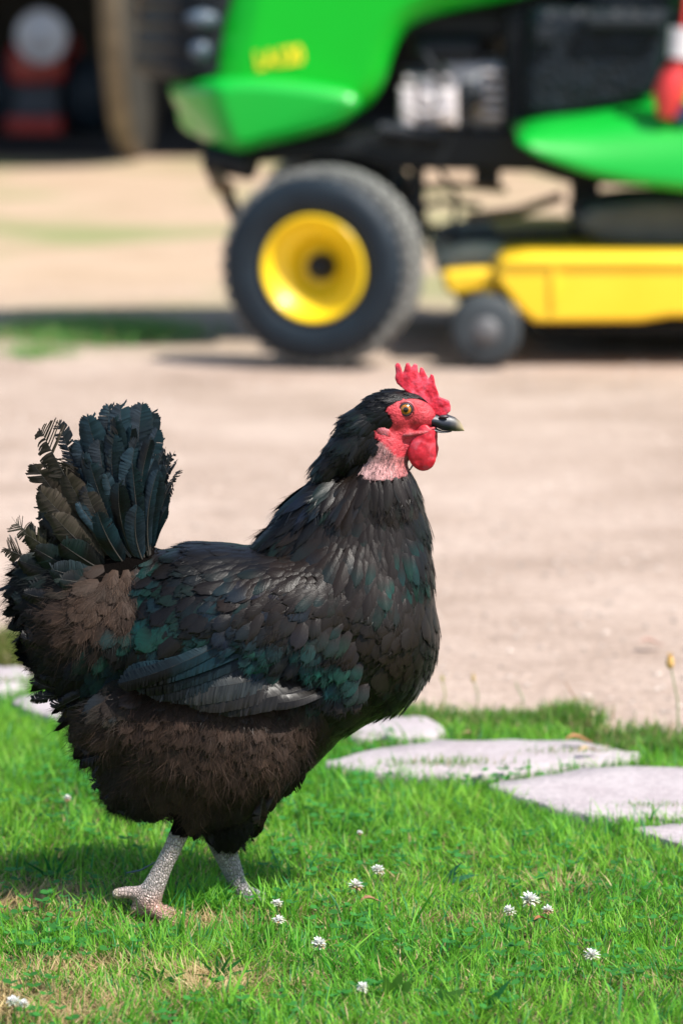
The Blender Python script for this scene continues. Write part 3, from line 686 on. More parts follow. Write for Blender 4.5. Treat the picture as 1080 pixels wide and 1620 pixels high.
# ---- feather materials
def feather_mat(name, rough=.35, sheen=0., spec=.28):
    m, nt, b = mat(name); L = nt.links
    at = N(nt, 'ShaderNodeAttribute', attribute_name='tint')
    uv = nt.nodes.new('ShaderNodeUVMap'); sep = nt.nodes.new('ShaderNodeSeparateXYZ'); L.new(uv.outputs[0], sep.inputs[0])
    ab = N(nt, 'ShaderNodeMath', operation='ABSOLUTE'); L.new(sep.outputs['X'], ab.inputs[0])
    m1 = N(nt, 'ShaderNodeMath', operation='MULTIPLY'); m1.inputs[1].default_value = -.38; L.new(ab.outputs[0], m1.inputs[0])
    a1 = N(nt, 'ShaderNodeMath', operation='ADD'); L.new(sep.outputs['Y'], a1.inputs[0]); L.new(m1.outputs[0], a1.inputs[1])
    cb = nt.nodes.new('ShaderNodeCombineXYZ'); L.new(a1.outputs[0], cb.inputs[1]); L.new(at.outputs['Fac'], cb.inputs[2])
    mp = N(nt, 'ShaderNodeMapping'); mp.inputs['Scale'].default_value = (1, 26, 7); L.new(cb.outputs[0], mp.inputs[0])
    n1 = N(nt, 'ShaderNodeTexNoise', Scale=1.5, Detail=3.); L.new(mp.outputs[0], n1.inputs['Vector'])
    r = ramp(nt, [(.25, (.45, .45, .45)), (.7, (1.5, 1.5, 1.5))]); L.new(n1.outputs['Fac'], r.inputs[0])
    mul = N(nt, 'ShaderNodeMix', data_type='RGBA', blend_type='MULTIPLY'); mul.inputs[0].default_value = .8
    L.new(at.outputs['Color'], mul.inputs[6]); L.new(r.outputs[0], mul.inputs[7])
    n3 = noise(nt, 260, 3, .7); n4 = noise(nt, 45, 2, .5)
    r3 = ramp(nt, [(.38, (.15, .15, .15)), (.62, (1, 1, 1))]); L.new(n3.outputs['Fac'], r3.inputs[0]); r4 = ramp(nt, [(.35, (.2, .2, .2)), (.6, (1, 1, 1))]); L.new(n4.outputs['Fac'], r4.inputs[0])
    k1 = N(nt, 'ShaderNodeMath', operation='MULTIPLY'); L.new(r3.outputs[0], k1.inputs[0]); L.new(r4.outputs[0], k1.inputs[1])
    k2 = N(nt, 'ShaderNodeMath', operation='MULTIPLY'); L.new(k1.outputs[0], k2.inputs[0]); L.new(at.outputs['Alpha'], k2.inputs[1]); L.new(k2.outputs[0], b.inputs['Metallic'])
    df = N(nt, 'ShaderNodeMath', operation='SUBTRACT'); L.new(at.outputs['Alpha'], df.inputs[0]); L.new(k2.outputs[0], df.inputs[1])
    d2 = N(nt, 'ShaderNodeMath', operation='MULTIPLY', use_clamp=True); d2.inputs[1].default_value = 1.25; L.new(df.outputs[0], d2.inputs[0]); dm = N(nt, 'ShaderNodeMix', data_type='RGBA', clamp_factor=True); L.new(d2.outputs[0], dm.inputs[0]); L.new(mul.outputs[2], dm.inputs[6]); dm.inputs[7].default_value = (.004, .005, .006, 1); L.new(dm.outputs[2], b.inputs['Base Color'])  # sheen glints put in by noise; colour between them mixed to near black
    b.inputs['Roughness'].default_value = rough; b.inputs['Specular IOR Level'].default_value = spec*.85
    b.inputs['Sheen Weight'].default_value = sheen; b.inputs['Sheen Roughness'].default_value = .4; b.inputs['Sheen Tint'].default_value = (.6, .5, .42, 1)
    bump(nt, b, n1.outputs['Fac'], .35, .0006)
    return m
FM = feather_mat('feather'); FLM = feather_mat('fluff_feather', .62, .0, .2)

BLK = (.0050, .0043, .0042); GLS = (.0052, .0049, .0052); BRB = (.0120, .0080, .0060); BRN = (.034, .0195, .0135); DBR = (.0175, .0110, .0082); LBR = (.040, .0235, .016)
TEAL = np.array([.012, .088, .082]); BLUE = np.array([.014, .026, .075]); GRN = np.array([.010, .105, .065])
# px, py, angle, length, half width, fluff, colour, iridescence, blue share
CT = [
 (650, 632, 180, 14, 3.2, 0, GLS, 0, 0), (610, 628, 195, 18, 3.6, 0, GLS, 0, 0), (575, 655, 213, 28, 5, 0, GLS, .1, .6), (545, 690, 222, 34, 6, 0, BLK, .1, .6), (515, 720, 235, 38, 7, 0, BLK, .2, .6), (560, 710, 232, 34, 6, .05, BLK, 0, 0), (600, 680, 235, 20, 5, .1, BLK, 0, 0), (585, 700, 245, 22, 5, .2, BLK, 0, 0),
 (600, 775, 265, 48, 9, .15, BRB, .0, 0), (560, 775, 250, 60, 10, 0, BRB, .15, .8), (510, 785, 232, 75, 11, 0, GLS, .35, .95), (470, 800, 222, 80, 10, 0, GLS, .1, .5), (440, 825, 215, 70, 11, 0, GLS, 0, 0), (640, 775, 274, 45, 8, .1, BRB, .1, 0), (668, 800, 284, 42, 7, 0, GLS, .05, 0), (682, 860, 280, 42, 9, 0, GLS, .05, 0),
 (540, 830, 250, 64, 13, 0, BRB, .2, .35), (500, 840, 235, 64, 13, 0, BRB, .15, .8), (600, 840, 264, 56, 9, 0, BRB, .35, 0), (620, 885, 266, 52, 8, 0, BRB, .8, 0), (650, 880, 270, 48, 9, 0, BLK, .4, 0), (580, 900, 255, 50, 13, 0, BRB, .15, .2),
 (420, 860, 200, 44, 13, 0, BLK, 0, 0), (360, 860, 192, 46, 15, 0, BLK, 0, .5), (290, 862, 205, 42, 15, 0, BLK, .1, .3), (255, 880, 225, 40, 15, 0, BLK, .35, .2),
 (250, 940, 240, 44, 17, 0, BLK, .95, .1), (225, 1000, 245, 50, 18, 0, BLK, .9, .3), (310, 910, 222, 42, 16, 0, BLK, .1, .3), (310, 985, 228, 46, 17, 0, BLK, .45, .1), (195, 1050, 240, 55, 18, 0, BLK, .5, .9), (200, 985, 235, 48, 16, .1, BLK, .5, .2),
 (470, 880, 215, 42, 14, 0, BRB, .05, .5), (410, 920, 222, 42, 15, 0, BRB, .35, .95), (480, 930, 226, 40, 14, 0, BRB, .3, .95), (380, 960, 222, 44, 16, 0, BLK, .7, .9), (430, 990, 240, 44, 14, 0, BLK, .95, .35), (480, 1020, 245, 42, 13, 0, BLK, .95, .3), (530, 1020, 248, 40, 13, 0, BLK, .95, .1), (510, 975, 238, 40, 14, 0, BRB, .5, .6), (540, 1055, 250, 40, 13, 0, BLK, .6, .2),
 (560, 930, 235, 40, 15, 0, BRB, 0, 0), (600, 970, 230, 40, 16, 0, BRB, 0, 0), (570, 1010, 235, 40, 15, 0, BRB, .1, 0), (640, 940, 255, 42, 15, 0, BRB, 0, 0), (685, 930, 272, 42, 12, 0, GLS, .03, 0), (690, 1000, 262, 38, 11, 0, GLS, .03, 0), (640, 1010, 240, 42, 15, 0, BRB, 0, 0), (660, 1060, 238, 38, 12, 0, GLS, .04, 0), (610, 1110, 222, 42, 12, 0, GLS, .04, 0), (560, 1150, 215, 45, 12, .1, GLS, .04, 0), (570, 1080, 225, 42, 14, 0, BRB, .04, 0), (520, 1180, 220, 48, 13, .25, GLS, .03, 0),
 (480, 1110, 262, 55, 17, .75, BRN, 0, 0), (490, 1150, 262, 50, 15, .7, DBR, 0, 0), (400, 1110, 268, 58, 18, .85, BRN, 0, 0), (320, 1100, 260, 60, 18, .95, BRN, 0, 0), (240, 1105, 245, 60, 18, 1, BRN, 0, 0), (180, 1130, 205, 62, 16, 1, LBR, 0, 0), (170, 1090, 215, 62, 17, .8, DBR, 0, 0),
 (350, 1170, 262, 60, 18, .8, BRN, 0, 0), (430, 1170, 262, 56, 17, .75, BRN, 0, 0), (250, 1180, 248, 60, 18, .9, BRN, 0, 0), (190, 1200, 235, 58, 15, .95, DBR, 0, 0), (300, 1235, 262, 60, 18, .85, BRN, 0, 0), (400, 1230, 258, 56, 16, .75, DBR, .0, .5), (460, 1220, 240, 40, 12, .8, GLS, .05, .3), (220, 1260, 240, 56, 14, .9, BLK, 0, 0), (320, 1290, 268, 42, 13, .9, BLK, 0, 0), (370, 1310, 268, 34, 11, .9, BLK, 0, 0), (400, 1280, 255, 40, 13, .85, BLK, 0, 0), (180, 1170, 215, 60, 14, .9, DBR, 0, 0),
 (200, 900, 275, 46, 14, 1, LBR, 0, 0), (170, 930, 225, 60, 16, 1, LBR, 0, 0), (200, 950, 262, 55, 15, 1, BRN, 0, 0), (150, 970, 200, 70, 17, 1, BRN, 0, 0), (110, 920, 180, 70, 17, .25, BLK, .1, .5), (150, 890, 150, 70, 17, .25, BLK, .25, .2), (80, 960, 200, 60, 15, .3, BLK, .05, .5), (90, 1030, 205, 62, 15, .4, BLK, .05, .8), (140, 1030, 215, 64, 16, .5, BLK, .1, .8), (120, 1090, 205, 60, 15, .6, BLK, 0, 0), (130, 1150, 215, 60, 14, .8, DBR, 0, 0), (215, 850, 110, 60, 14, .1, BLK, .1, .6), (190, 820, 110, 60, 14, .1, BLK, .1, .6)]
cA = np.array([[c[0], c[1]] for c in CT], float); cAng = np.radians([c[2] for c in CT])
cV = np.array([[math.cos(a), math.sin(a)]+[c[3], c[4], c[5]]+list(c[6])+[c[7], c[8]] for a, c in zip(cAng, CT)])
def field(px, py):
    d2 = (px[:, None]-cA[:, 0])**2+(py[:, None]-cA[:, 1])**2
    w = 1/(d2+90)**2.5; w /= w.sum(1, keepdims=True); v = w@cV
    return v

# ---- sample feather sites over the body surface
me = body_me; me.calc_loop_triangles()
tri = np.empty(len(me.loop_triangles)*3, np.int32); me.loop_triangles.foreach_get('vertices', tri); tri = tri.reshape(-1, 3)
A_, B_, C_ = BV[tri[:, 0]], BV[tri[:, 1]], BV[tri[:, 2]]; ar = np.linalg.norm(np.cross(B_-A_, C_-A_), axis=1)/2
def sample(n):
    t = rng.choice(len(tri), n, p=ar/ar.sum()); u = rng.random((n, 2)); s = u.sum(1) > 1; u[s] = 1-u[s]
    p = A_[t]+(B_-A_)[t]*u[:, :1]+(C_-A_)[t]*u[:, 1:]
    nn = BN[tri[t, 0]]+BN[tri[t, 1]]+BN[tri[t, 2]]; nn /= np.linalg.norm(nn, axis=1, keepdims=True)
    return p, nn
def poisson(p, r, cell=.02):
    grid = {}; keep = []
    K = np.floor(p/cell).astype(int)
    for i in range(len(p)):
        kx, ky, kz = K[i]; ok = True; ri = r[i]
        for a in (-1, 0, 1):
            for b_ in (-1, 0, 1):
                for c in (-1, 0, 1):
                    for j in grid.get((kx+a, ky+b_, kz+c), ()):
                        d = p[i]-p[j]
                        if d[0]*d[0]+d[1]*d[1]+d[2]*d[2] < ri*ri: ok = False; break
                    if not ok: break
                if not ok: break
            if not ok: break
        if ok: grid.setdefault((kx, ky, kz), []).append(i); keep.append(i)
    return np.array(keep)
P_, N_ = sample(80000)
sx, sy = to_px(P_); fv = field(sx, sy)
_j = rng.normal(0, 2.2, (2, len(sx))); bare = in_poly(sx, sy, FACE) | in_poly(sx+_j[0], sy+_j[1], NECK) | (sy > np.interp(sx, [230, 270, 300, 330, 345, 400], [1268, 1240, 1240, 1300, 1326, 1336])) | (((sx-684)**2+(sy-668)**2) < 26**2) | ((sx > 655) & (sy > 630) & (sy < 760) & (sx+.0*sy > 660))
bare |= (sy > 1318) & (sx < 335)
bare |= (np.abs(sx-218) < 34) & (sy > 800) & (sy < 893)
ok = ~bare; P_, N_, sx, sy, fv = P_[ok], N_[ok], sx[ok], sy[ok], fv[ok]
rr_ = np.clip(fv[:, 3]*.62, 1.9, 9.5)*U*(1+.25*fv[:, 4])
kp = poisson(P_, rr_); P_, N_, sx, sy, fv = P_[kp], N_[kp], sx[kp], sy[kp], fv[kp]
print('feather sites', len(P_))

def frames(Np, dirs, spill=.25):
    """tangent direction, side, normal from normals and picture directions."""
    D = np.stack([dirs[:, 0], np.zeros(len(dirs)), dirs[:, 1]], -1); D /= np.linalg.norm(D, axis=1, keepdims=True)
    T = D-(D*Np).sum(1, keepdims=True)*Np*(1-spill); l = np.linalg.norm(T, axis=1, keepdims=True)
    T = T/np.maximum(l, 1e-6); S = np.cross(T, Np); S /= np.linalg.norm(S, axis=1, keepdims=True); Nn = np.cross(S, T)
    return T, S, Nn
def irid_cols(px, py, fv, n, jit=.22, seed=31):
    base = fv[:, 5:8]*(1+jit*(rng.random((n, 1))*2-1))
    pat = vnoise(px/17+3, py/17+2, seed)*.7+rng.random(n)*.45
    ir = np.clip(fv[:, 8]*1.25*(pat > .48)*(pat*1.5), 0, 1)*(rng.random(n) > .12); ir *= .62
    bl = np.clip(fv[:, 9]+rng.normal(0, .25, n), 0, 1)[:, None]; g = rng.random(n)[:, None]
    ic = (TEAL*(1-g)+GRN*g)*(1-bl)+(BLUE*.5+TEAL*.5*g+BLUE*.5*(1-g))*bl
    return base, ir, ic
def vanes(p, T, S, Nn, L, W, lift, curl, base, ir, ic, tipy=True, pointed=None):
    """closed contour feathers as cupped sheets; returns V,Q,C,UV."""
    n = len(p); v = np.array([0, .2, .42, .62, .78, .9, .975, 1.03]); u = np.array([-1, -.55, 0, .55, 1.])
    f = np.where(v < .55, .42+.58*(np.minimum(v, .55)/.55)**.7, np.sqrt(np.clip(1-((v-.55)/.49)**2.3, 0.004, 1)))
    fs = f[None, :]*np.ones((n, 1))
    if pointed is not None: fs = fs*(1-pointed[:, None]*np.clip(v-.35, 0, 1)[None]*1.15)
    u_ = u[None, None, :]; v_ = v[None, :, None]
    jt = 1+(rng.random((n, len(v), len(u)))-.5)*.16
    lat = W[:, None, None]*fs[:, :, None]*u_*jt
    alo = L[:, None, None]*(v_-.07*np.abs(u_)**2*(v_ > .5)+(rng.random((n, len(v), len(u)))-.5)*.035*(v_ > .7))
    up = (lift*L)[:, None, None]*(v_**.8)-(curl*L)[:, None, None]*v_**2.4-(W[:, None, None]*.17)*(u_**2)*fs[:, :, None]
    V = p[:, None, None, :]+T[:, None, None, :]*alo[..., None]+S[:, None, None, :]*lat[..., None]+Nn[:, None, None, :]*up[..., None]
    nv, nu = len(v), len(u); idx = np.arange(nv*nu).reshape(nv, nu)
    q = np.stack([idx[:-1, :-1], idx[:-1, 1:], idx[1:, 1:], idx[1:, :-1]], -1).reshape(-1, 4)
    Q = (np.arange(n)*nv*nu)[:, None, None]+q
    wt = np.clip((v-.25)/.4, 0, 1)[None, :, None]*ir[:, None, None]*np.ones((1, 1, nu))
    tipd = 1-.25*(v > .93)[None, :, None]
    C = np.ones((n, nv, nu, 4)); C[..., :3] = base[:, None, None, :]*(1-wt[..., None])+ic[:, None, None, :]*wt[..., None]
    C[..., :3] *= tipd[..., None]; C[..., 3] = wt*.75
    rnd = rng.random(n)*9
    UV = np.stack([np.broadcast_to(u_, lat.shape), np.broadcast_to(v_, lat.shape)+rnd[:, None, None]], -1)
    return V.reshape(-1, 3), Q.reshape(-1, 4), C.reshape(-1, 4), UV.reshape(-1, 2)
def barbs(P0, P1, P2, w, Wd, col, met=0., taper=.15):
    """ribbons along quadratic curves; Wd = unit width direction (n,3)."""
    n = len(P0); t = np.array([0, .35, .7, 1.]); a = ((1-t)**2)[None, :, None]; b_ = (2*t*(1-t))[None, :, None]; c = (t*t)[None, :, None]
    S = P0[:, None]*a+P1[:, None]*b_+P2[:, None]*c
    ww = w[:, None, None]*(1-(1-taper)*t**1.5)[None, :, None]
    V = np.stack([S-Wd[:, None]*ww, S+Wd[:, None]*ww], 2).reshape(n, 8, 3)
    q = np.array([(0, 1, 3, 2), (2, 3, 5, 4), (4, 5, 7, 6)]); Q = (np.arange(n)*8)[:, None, None]+q
    C = np.ones((n, 8, 4)); C[..., :3] = col[:, None, :]; C[..., 3] = met if np.isscalar(met) else met[:, None]
    UV = np.zeros((n, 8, 2)); UV[..., 1] = rng.random((n, 1))*30
    return V.reshape(-1, 3), Q.reshape(-1, 4), C.reshape(-1, 4), UV.reshape(-1, 2)
class Acc:
    def __init__(s): s.V = []; s.Q = []; s.C = []; s.U = []; s.o = 0
    def add(s, V, Q, C, UV): s.V.append(V); s.Q.append(Q+s.o); s.C.append(C); s.U.append(UV); s.o += len(V)
    def build(s, name, m, parent): return np_mesh(name, np.concatenate(s.V), np.concatenate(s.Q), m, parent, cols=np.concatenate(s.C), uvs=np.concatenate(s.U))

# part by region
def region(px, py, y):
    r = np.full(len(px), 'breast_plumage', object)
    r[(py < 765) & (px < 700)] = 'head_plumage'
    r[in_poly(px, py, [(400, 860), (480, 755), (570, 750), (700, 755), (705, 915), (600, 925), (520, 880), (440, 850)])] = 'neck_hackle'
    r[in_poly(px, py, [(180, 830), (400, 830), (440, 860), (420, 900), (330, 950), (240, 1075), (150, 1060), (200, 930)])] = 'saddle_feathers'
    r[in_poly(px, py, [(330, 950), (420, 900), (450, 860), (530, 890), (585, 960), (590, 1060), (550, 1092), (380, 1085), (240, 1080)]) & (np.abs(y-Y0) > .045)] = 'wing'
    r[(py > 1078) & (px < 505)] = 'thigh_fluff'
    r[(px < 225) & (py > 800) & (py < 1078)] = 'rump_fluff'
    w = r == 'wing'; r[w & (y < Y0)] = 'wing_near'; r[w & (y > Y0)] = 'wing_far'
    return r
acc = {}
def A(name): return acc.setdefault(name, Acc())
reg = region(sx, sy, P_[:, 1])
n = len(P_)
rot = rng.normal(0, .16, n)+.15*fv[:, 4]*rng.normal(0, 1, n); ca_, sa_ = np.cos(rot), np.sin(rot)
dirs = np.stack([fv[:, 0]*ca_-fv[:, 1]*sa_, fv[:, 0]*sa_+fv[:, 1]*ca_], -1)
T, S, Nn = frames(N_, dirs, .18)
Lf = fv[:, 2]*U*(.72+.62*rng.random(n)); Wf = fv[:, 3]*U*(.78+.5*rng.random(n))
base, ir, ic = irid_cols(sx, sy, fv, n)
lift = .055+.075*rng.random(n)+.12*fv[:, 4]; curl = .05+.09*rng.random(n)
hack = np.isin(reg, ['neck_hackle', 'head_plumage']); pointed = np.where(hack, .5, .05)
def fringe(ac, P_, T, S, Nn, Lf, Wf, lift, curl, fl_, pointed, base, ir, ic):
    """loose barbs at each tip; many and long where the plumage is fluffy."""
    reps = np.clip((17+rng.random(len(P_))*4+44*fl_).astype(int), 4, 62); i = np.repeat(np.arange(len(P_)), reps); m_ = len(i)
    fl = fl_[i]; u = rng.random(m_)*2-1
    v0 = np.where(rng.random(m_) < fl, rng.random(m_)*.7+.1, .66+.28*rng.random(m_))
    wprof = np.where(v0 < .55, .42+.58*(v0/.55)**.7, np.sqrt(np.clip(1-((v0-.55)/.49)**2.3, .01, 1)))
    o = P_[i]+T[i]*(Lf[i]*v0*(1-.25*fl))[:, None]+S[i]*(Wf[i]*wprof*u*.92*(1-.3*pointed[i]))[:, None]+Nn[i]*(Lf[i]*(lift[i]*v0**.8-curl[i]*v0**2.4)-Wf[i]*.15*u*u)[:, None]
    l = Lf[i]*(.15+.14*rng.random(m_)+.20*fl*rng.random(m_)); sp = u*(.45+.35*fl)+rng.normal(0, .15+.20*fl, m_)
    e = o+T[i]*(l*np.cos(sp))[:, None]+S[i]*(l*np.sin(sp))[:, None]+Nn[i]*(l*rng.normal(-.02+.08*fl, .06+.20*fl))[:, None]
    e[:, 2] -= l*.12*fl
    mid = (o+e)/2+S[i]*(l*rng.normal(0, .08+.12*fl))[:, None]+Nn[i]*(l*.08)[:, None]
    wd = np.cross(e-o, Nn[i]+rng.normal(0, .25, (m_, 3))); wd /= np.maximum(np.linalg.norm(wd, axis=1, keepdims=True), 1e-9)
    cc = base[i]*(.7+.9*rng.random((m_, 1))**2); hi = (rng.random(m_) < .03*fl)[:, None]; cc = np.where(hi, cc*2.2+np.array([.016, .011, .008]), cc)
    cc = cc*(1-ir[i][:, None]*.4)+ic[i]*ir[i][:, None]*.4
    ac.add(*barbs(o, mid, e, np.full(m_, .34*U)*(1.05-.42*fl), wd, cc))
for rn in set(reg):
    k = reg == rn
    A(rn).add(*vanes(P_[k]+N_[k]*.0004, T[k], S[k], Nn[k], Lf[k]*(1-.30*fv[k, 4]), Wf[k]*(1-.12*fv[k, 4]), lift[k], curl[k], base[k], ir[k], ic[k], pointed=pointed[k]))
    fringe(A(rn), P_[k], T[k], S[k], Nn[k], Lf[k], Wf[k], lift[k], curl[k], fv[k, 4], pointed[k], base[k], ir[k], ic[k])
# sparse hairs on the bare neck and crown of the face
Pk, Nk = sample(90000); kx, ky = to_px(Pk); q = in_poly(kx, ky, NECK) & ~in_poly(kx, ky, FACE); Pk, Nk, kx, ky = Pk[q], Nk[q], kx[q], ky[q]
sel = rng.random(len(Pk)) < .55+.5*np.clip((ky-745)/15, 0, 1); Pk, Nk, kx = Pk[sel][:800], Nk[sel][:800], kx[sel][:800]; m_ = len(Pk)
Tk, Sk, Nn_ = frames(Nk, np.tile([[-.25, -1.]], (m_, 1))+rng.normal(0, .3, (m_, 2))); l = (5+6*rng.random(m_))*U
e = Pk+Tk*l[:, None]+Nn_*(l*.25)[:, None]; cc = np.where((rng.random(m_) < .88)[:, None], np.array([.03, .02, .02]), np.array([.45, .28, .27]))
A('head_plumage').add(*barbs(Pk, (Pk+e)/2+Nn_*(l*.15)[:, None], e, np.full(m_, .24*U), Sk, cc))

# ---- large feathers with a shaft and real barbs
def pennate(ac, p0, p1, p2, nrm, W, rag=.1, col=BLK, ir=0., ic=TEAL, asym=0., n=64, cup=.25, rag_side=0, shaft=(.06, .05, .045)):
    p0, p1, p2, nrm = [np.array(q, float) for q in (p0, p1, p2, nrm)]
    ln = np.linalg.norm(p1-p0)+np.linalg.norm(p2-p1)
    sp = lambda t: p0*((1-t)**2)[:, None]+p1*(2*t*(1-t))[:, None]+p2*(t*t)[:, None]
    tg = lambda t: (p1-p0)*(2*(1-t))[:, None]+(p2-p1)*(2*t)[:, None]
    for sd in (-1, 1):
        t = np.linspace(.10, .985, n)+rng.normal(0, .002, n)
        O = sp(t); Tt = tg(t); Tt /= np.linalg.norm(Tt, axis=1, keepdims=True)
        Sd = np.cross(Tt, nrm); Sd /= np.linalg.norm(Sd, axis=1, keepdims=True); Nn = np.cross(Sd, Tt)
        dome = min(.62, random.uniform(1.5, 2.9)*W/ln); Wn = min(.4, W/ln); t = .10+(t-.10)*(1-.5*Wn-.10)/.885; te = .10+.95*Wn*.8+(t-.10)*(1-.10-.76*Wn)/(.90-.5*Wn); te = np.clip(te, 0, 1); s0 = 1-dome
        pr = np.where(te < s0, .45+.55*np.clip(te/s0, 0, 1)**.8, np.sqrt(np.clip(1-((te-s0)/dome)**2.2, .0, 1)))
        wl = W*pr*(1+asym*sd)
        g = np.repeat(rng.normal(0, 1, n//4+2), rng.integers(4, 13, n//4+2))[:n]; g = np.pad(g, (0, max(0, n-len(g))))[:n]
        r_ = (rag if rag > .25 else rag*.12)*(2.0 if rag_side == sd else 1.)*np.clip((t-.25)*1.6, 0, 1)
        wl = wl*(1+(.02+.55*r_)*g*.5+rng.normal(0, .008+.05*r_, n)); wl = np.clip(wl, .0, 1.4*W)
        te2 = np.minimum(te+(g*(.02+.75*r_)+rng.normal(0, .012+.08*r_, n))*W/ln, 1.01); te2 = te2+(rng.random(n) < .10)*rng.random(n)*.45*W/ln*(t > .6); fw = (te2-t)*ln
        E = sp(te2)+Sd*(wl*sd)[:, None]-Nn*(cup*wl)[:, None]+Nn*(rng.normal(0, .04+.2*r_, n)*wl)[:, None]
        Mi = O+Sd*(wl*sd*.55)[:, None]+Tt*(fw*.35)[:, None]+Nn*(wl*.05)[:, None]
        keep = rng.random(n) > r_*.12
        spc = ln*.9/n; w = np.full(n, spc*.95)*(1-.45*r_)
        wd = Tt+Nn*.22*sd; wd /= np.linalg.norm(wd, axis=1, keepdims=True)
        c = np.array(col)*(1+rng.normal(0, .16, n)[:, None])*(.8+.35*vnoise(t*9, t*0, int(rng.integers(1e6))))[:, None]
        irr = ir*np.clip(vnoise(t*5+rng.random()*20, t*0+sd, 77)*1.6-.3, 0, 1)
        c = c*(1-irr[:, None])+np.array(ic)*irr[:, None]
        ac.add(*barbs(O[keep], Mi[keep], E[keep], w[keep], wd[keep], np.clip(c[keep], 0, 1), met=irr[keep]*.7, taper=.95 if rag < .45 else .75))
    # shaft
    t = np.linspace(0, 1.0, 9); O = sp(t); Tt = tg(t); Tt /= np.linalg.norm(Tt, axis=1, keepdims=True); Sd = np.cross(Tt, nrm); Sd /= np.linalg.norm(Sd, axis=1, keepdims=True); Nn = np.cross(Sd, Tt)
    rw = (1.9*(1-t)+.35)*U*.8; V = []
    for s_, u_ in ((-1, 0), (0, 1), (1, 0), (0, -1)): V.append(O+Sd*(s_*rw)[:, None]+Nn*(u_*rw)[:, None])
    V = np.stack(V, 1).reshape(-1, 3); Q = [(i*4+k, i*4+(k+1) % 4, (i+1)*4+(k+1) % 4, (i+1)*4+k) for i in range(8) for k in range(4)]
    C = np.ones((len(V), 4)); C[:, :3] = shaft; C[:, 3] = 0
    ac.add(V, np.array(Q), C, np.zeros((len(V), 2)))
tail = Acc()
def TF(b0, tip, W, bend=0., d0=0, d1=None, rag=.1, col=BLK, ir=0., ic=TEAL, asym=0., tilt=(0, 0), rs=0, n=64, cup=.25, shaft=(.05, .045, .04)):
    d1 = d0 if d1 is None else d1
    A0 = H(b0[0], b0[1], d0); A2 = H(tip[0], tip[1], d1); dv = Vector((tip[0]-b0[0], tip[1]-b0[1])); pr = Vector((dv.y, -dv.x))*bend
    A1 = H((b0[0]+tip[0])/2+pr.x, (b0[1]+tip[1])/2+pr.y, (d0+d1)/2+8)
    nr = Vector((math.sin(R(tilt[0])), -1, math.sin(R(tilt[1])))).normalized()
    pennate(tail, A0, A1, A2, nr, W*U, rag, col, ir, ic, asym, n, cup, rs, shaft)
DBL = (.017, .024, .031); BLG = (.012, .016, .020); TBR = (.040, .032, .024)
# upright blue black fan
for (b0, tip, W, bd, d, rag, c) in [
  ((244, 872), (236, 634), 27, .07, 20, .10, DBL), ((243, 872), (264, 676), 19, .12, 12, .15, DBL), ((236, 874), (206, 634), 25, .06, 28, .10, DBL), ((232, 876), (182, 638), 25, .04, 8, .12, BLG),
  ((226, 878), (152, 652), 25, .04, 34, .16, DBL), ((218, 882), (138, 690), 22, .03, 24, .22, DBL), ((240, 872), (252, 650), 23, .10, -10, .16, BLG), ((238, 872), (222, 645), 24, .08, -25, .16, BLG),
  ((225, 880), (196, 680), 23, .12, 44, .10, DBL), ((230, 880), (170, 690), 22, .10, 40, .12, BLG), ((238, 880), (228, 700), 21, .16, 50, .10, DBL), ((222, 884), (160, 725), 21, .08, 52, .15, BLG), ((246, 880), (256, 720), 15, .20, 44, .10, (.022, .032, .042)),
  ((214, 887), (150, 760), 20, .03, 50, .25, BLK), ((228, 886), (205, 755), 20, .12, 58, .12, BLK), ((236, 886), (230, 790), 18, .14, 60, .12, DBL), ((210, 892), (172, 800), 20, .02, 62, .25, BLK),
  ((226, 878), (168, 680), 24, .05, -30, .2, BLG), ((232, 876), (200, 650), 24, .06, -40, .15, BLG), ((240, 874), (270, 720), 14, .14, -15, .2, BLG)]:
    TF(b0, (tip[0]-random.uniform(0, 6), tip[1]), W*.92, bd+random.uniform(-.02, .08), d*.6, d*1.1, rag, c, ir=.30, ic=(.03, .09, .12), tilt=(random.uniform(-25, 30), random.uniform(-10, 15)), cup=.3, n=84)
for k in range(34):                       # narrower, looser feathers breaking up the fan
    t = random.random(); tx = 140+130*t+random.uniform(-6, 6); ty = np.interp(tx, [135, 155, 185, 235, 262, 280], [700, 655, 640, 638, 668, 720])+random.uniform(4, 120)**1.0
    TF((216+30*t, 882-10*t), (tx, ty), random.uniform(9, 15), random.uniform(.02, .20), random.uniform(10, 40), random.uniform(20, 62), random.choice([.1, .15, .2, .5]), random.choice([DBL, BLG, BLG, BLK]), ir=.25, ic=(.03, .09, .12), tilt=(random.uniform(-40, 40), random.uniform(-15, 20)), cup=.35, n=64)
# ragged thin feathers leaning right
for tip, W in (((284, 712), 7), ((293, 740), 6), ((283, 765), 8), ((278, 735), 8), ((270, 705), 9), ((288, 725), 4), ((270, 790), 9)):
    TF((246, 872), tip, W, .16, 0, 10, .9, BLG, tilt=(random.uniform(-40, 40), 0), n=40, cup=.1)
# torn feather between the two fans
TF((190, 850), (104, 664), 13, .05, 15, 18, .55, BLG, n=60, rs=-1); TF((190, 850), (128, 700), 12, .0, 10, 14, .9, BLK, n=40, rs=1)
TF((190, 860), (118, 725), 12, -.05, 20, 20, .8, TBR, n=40)
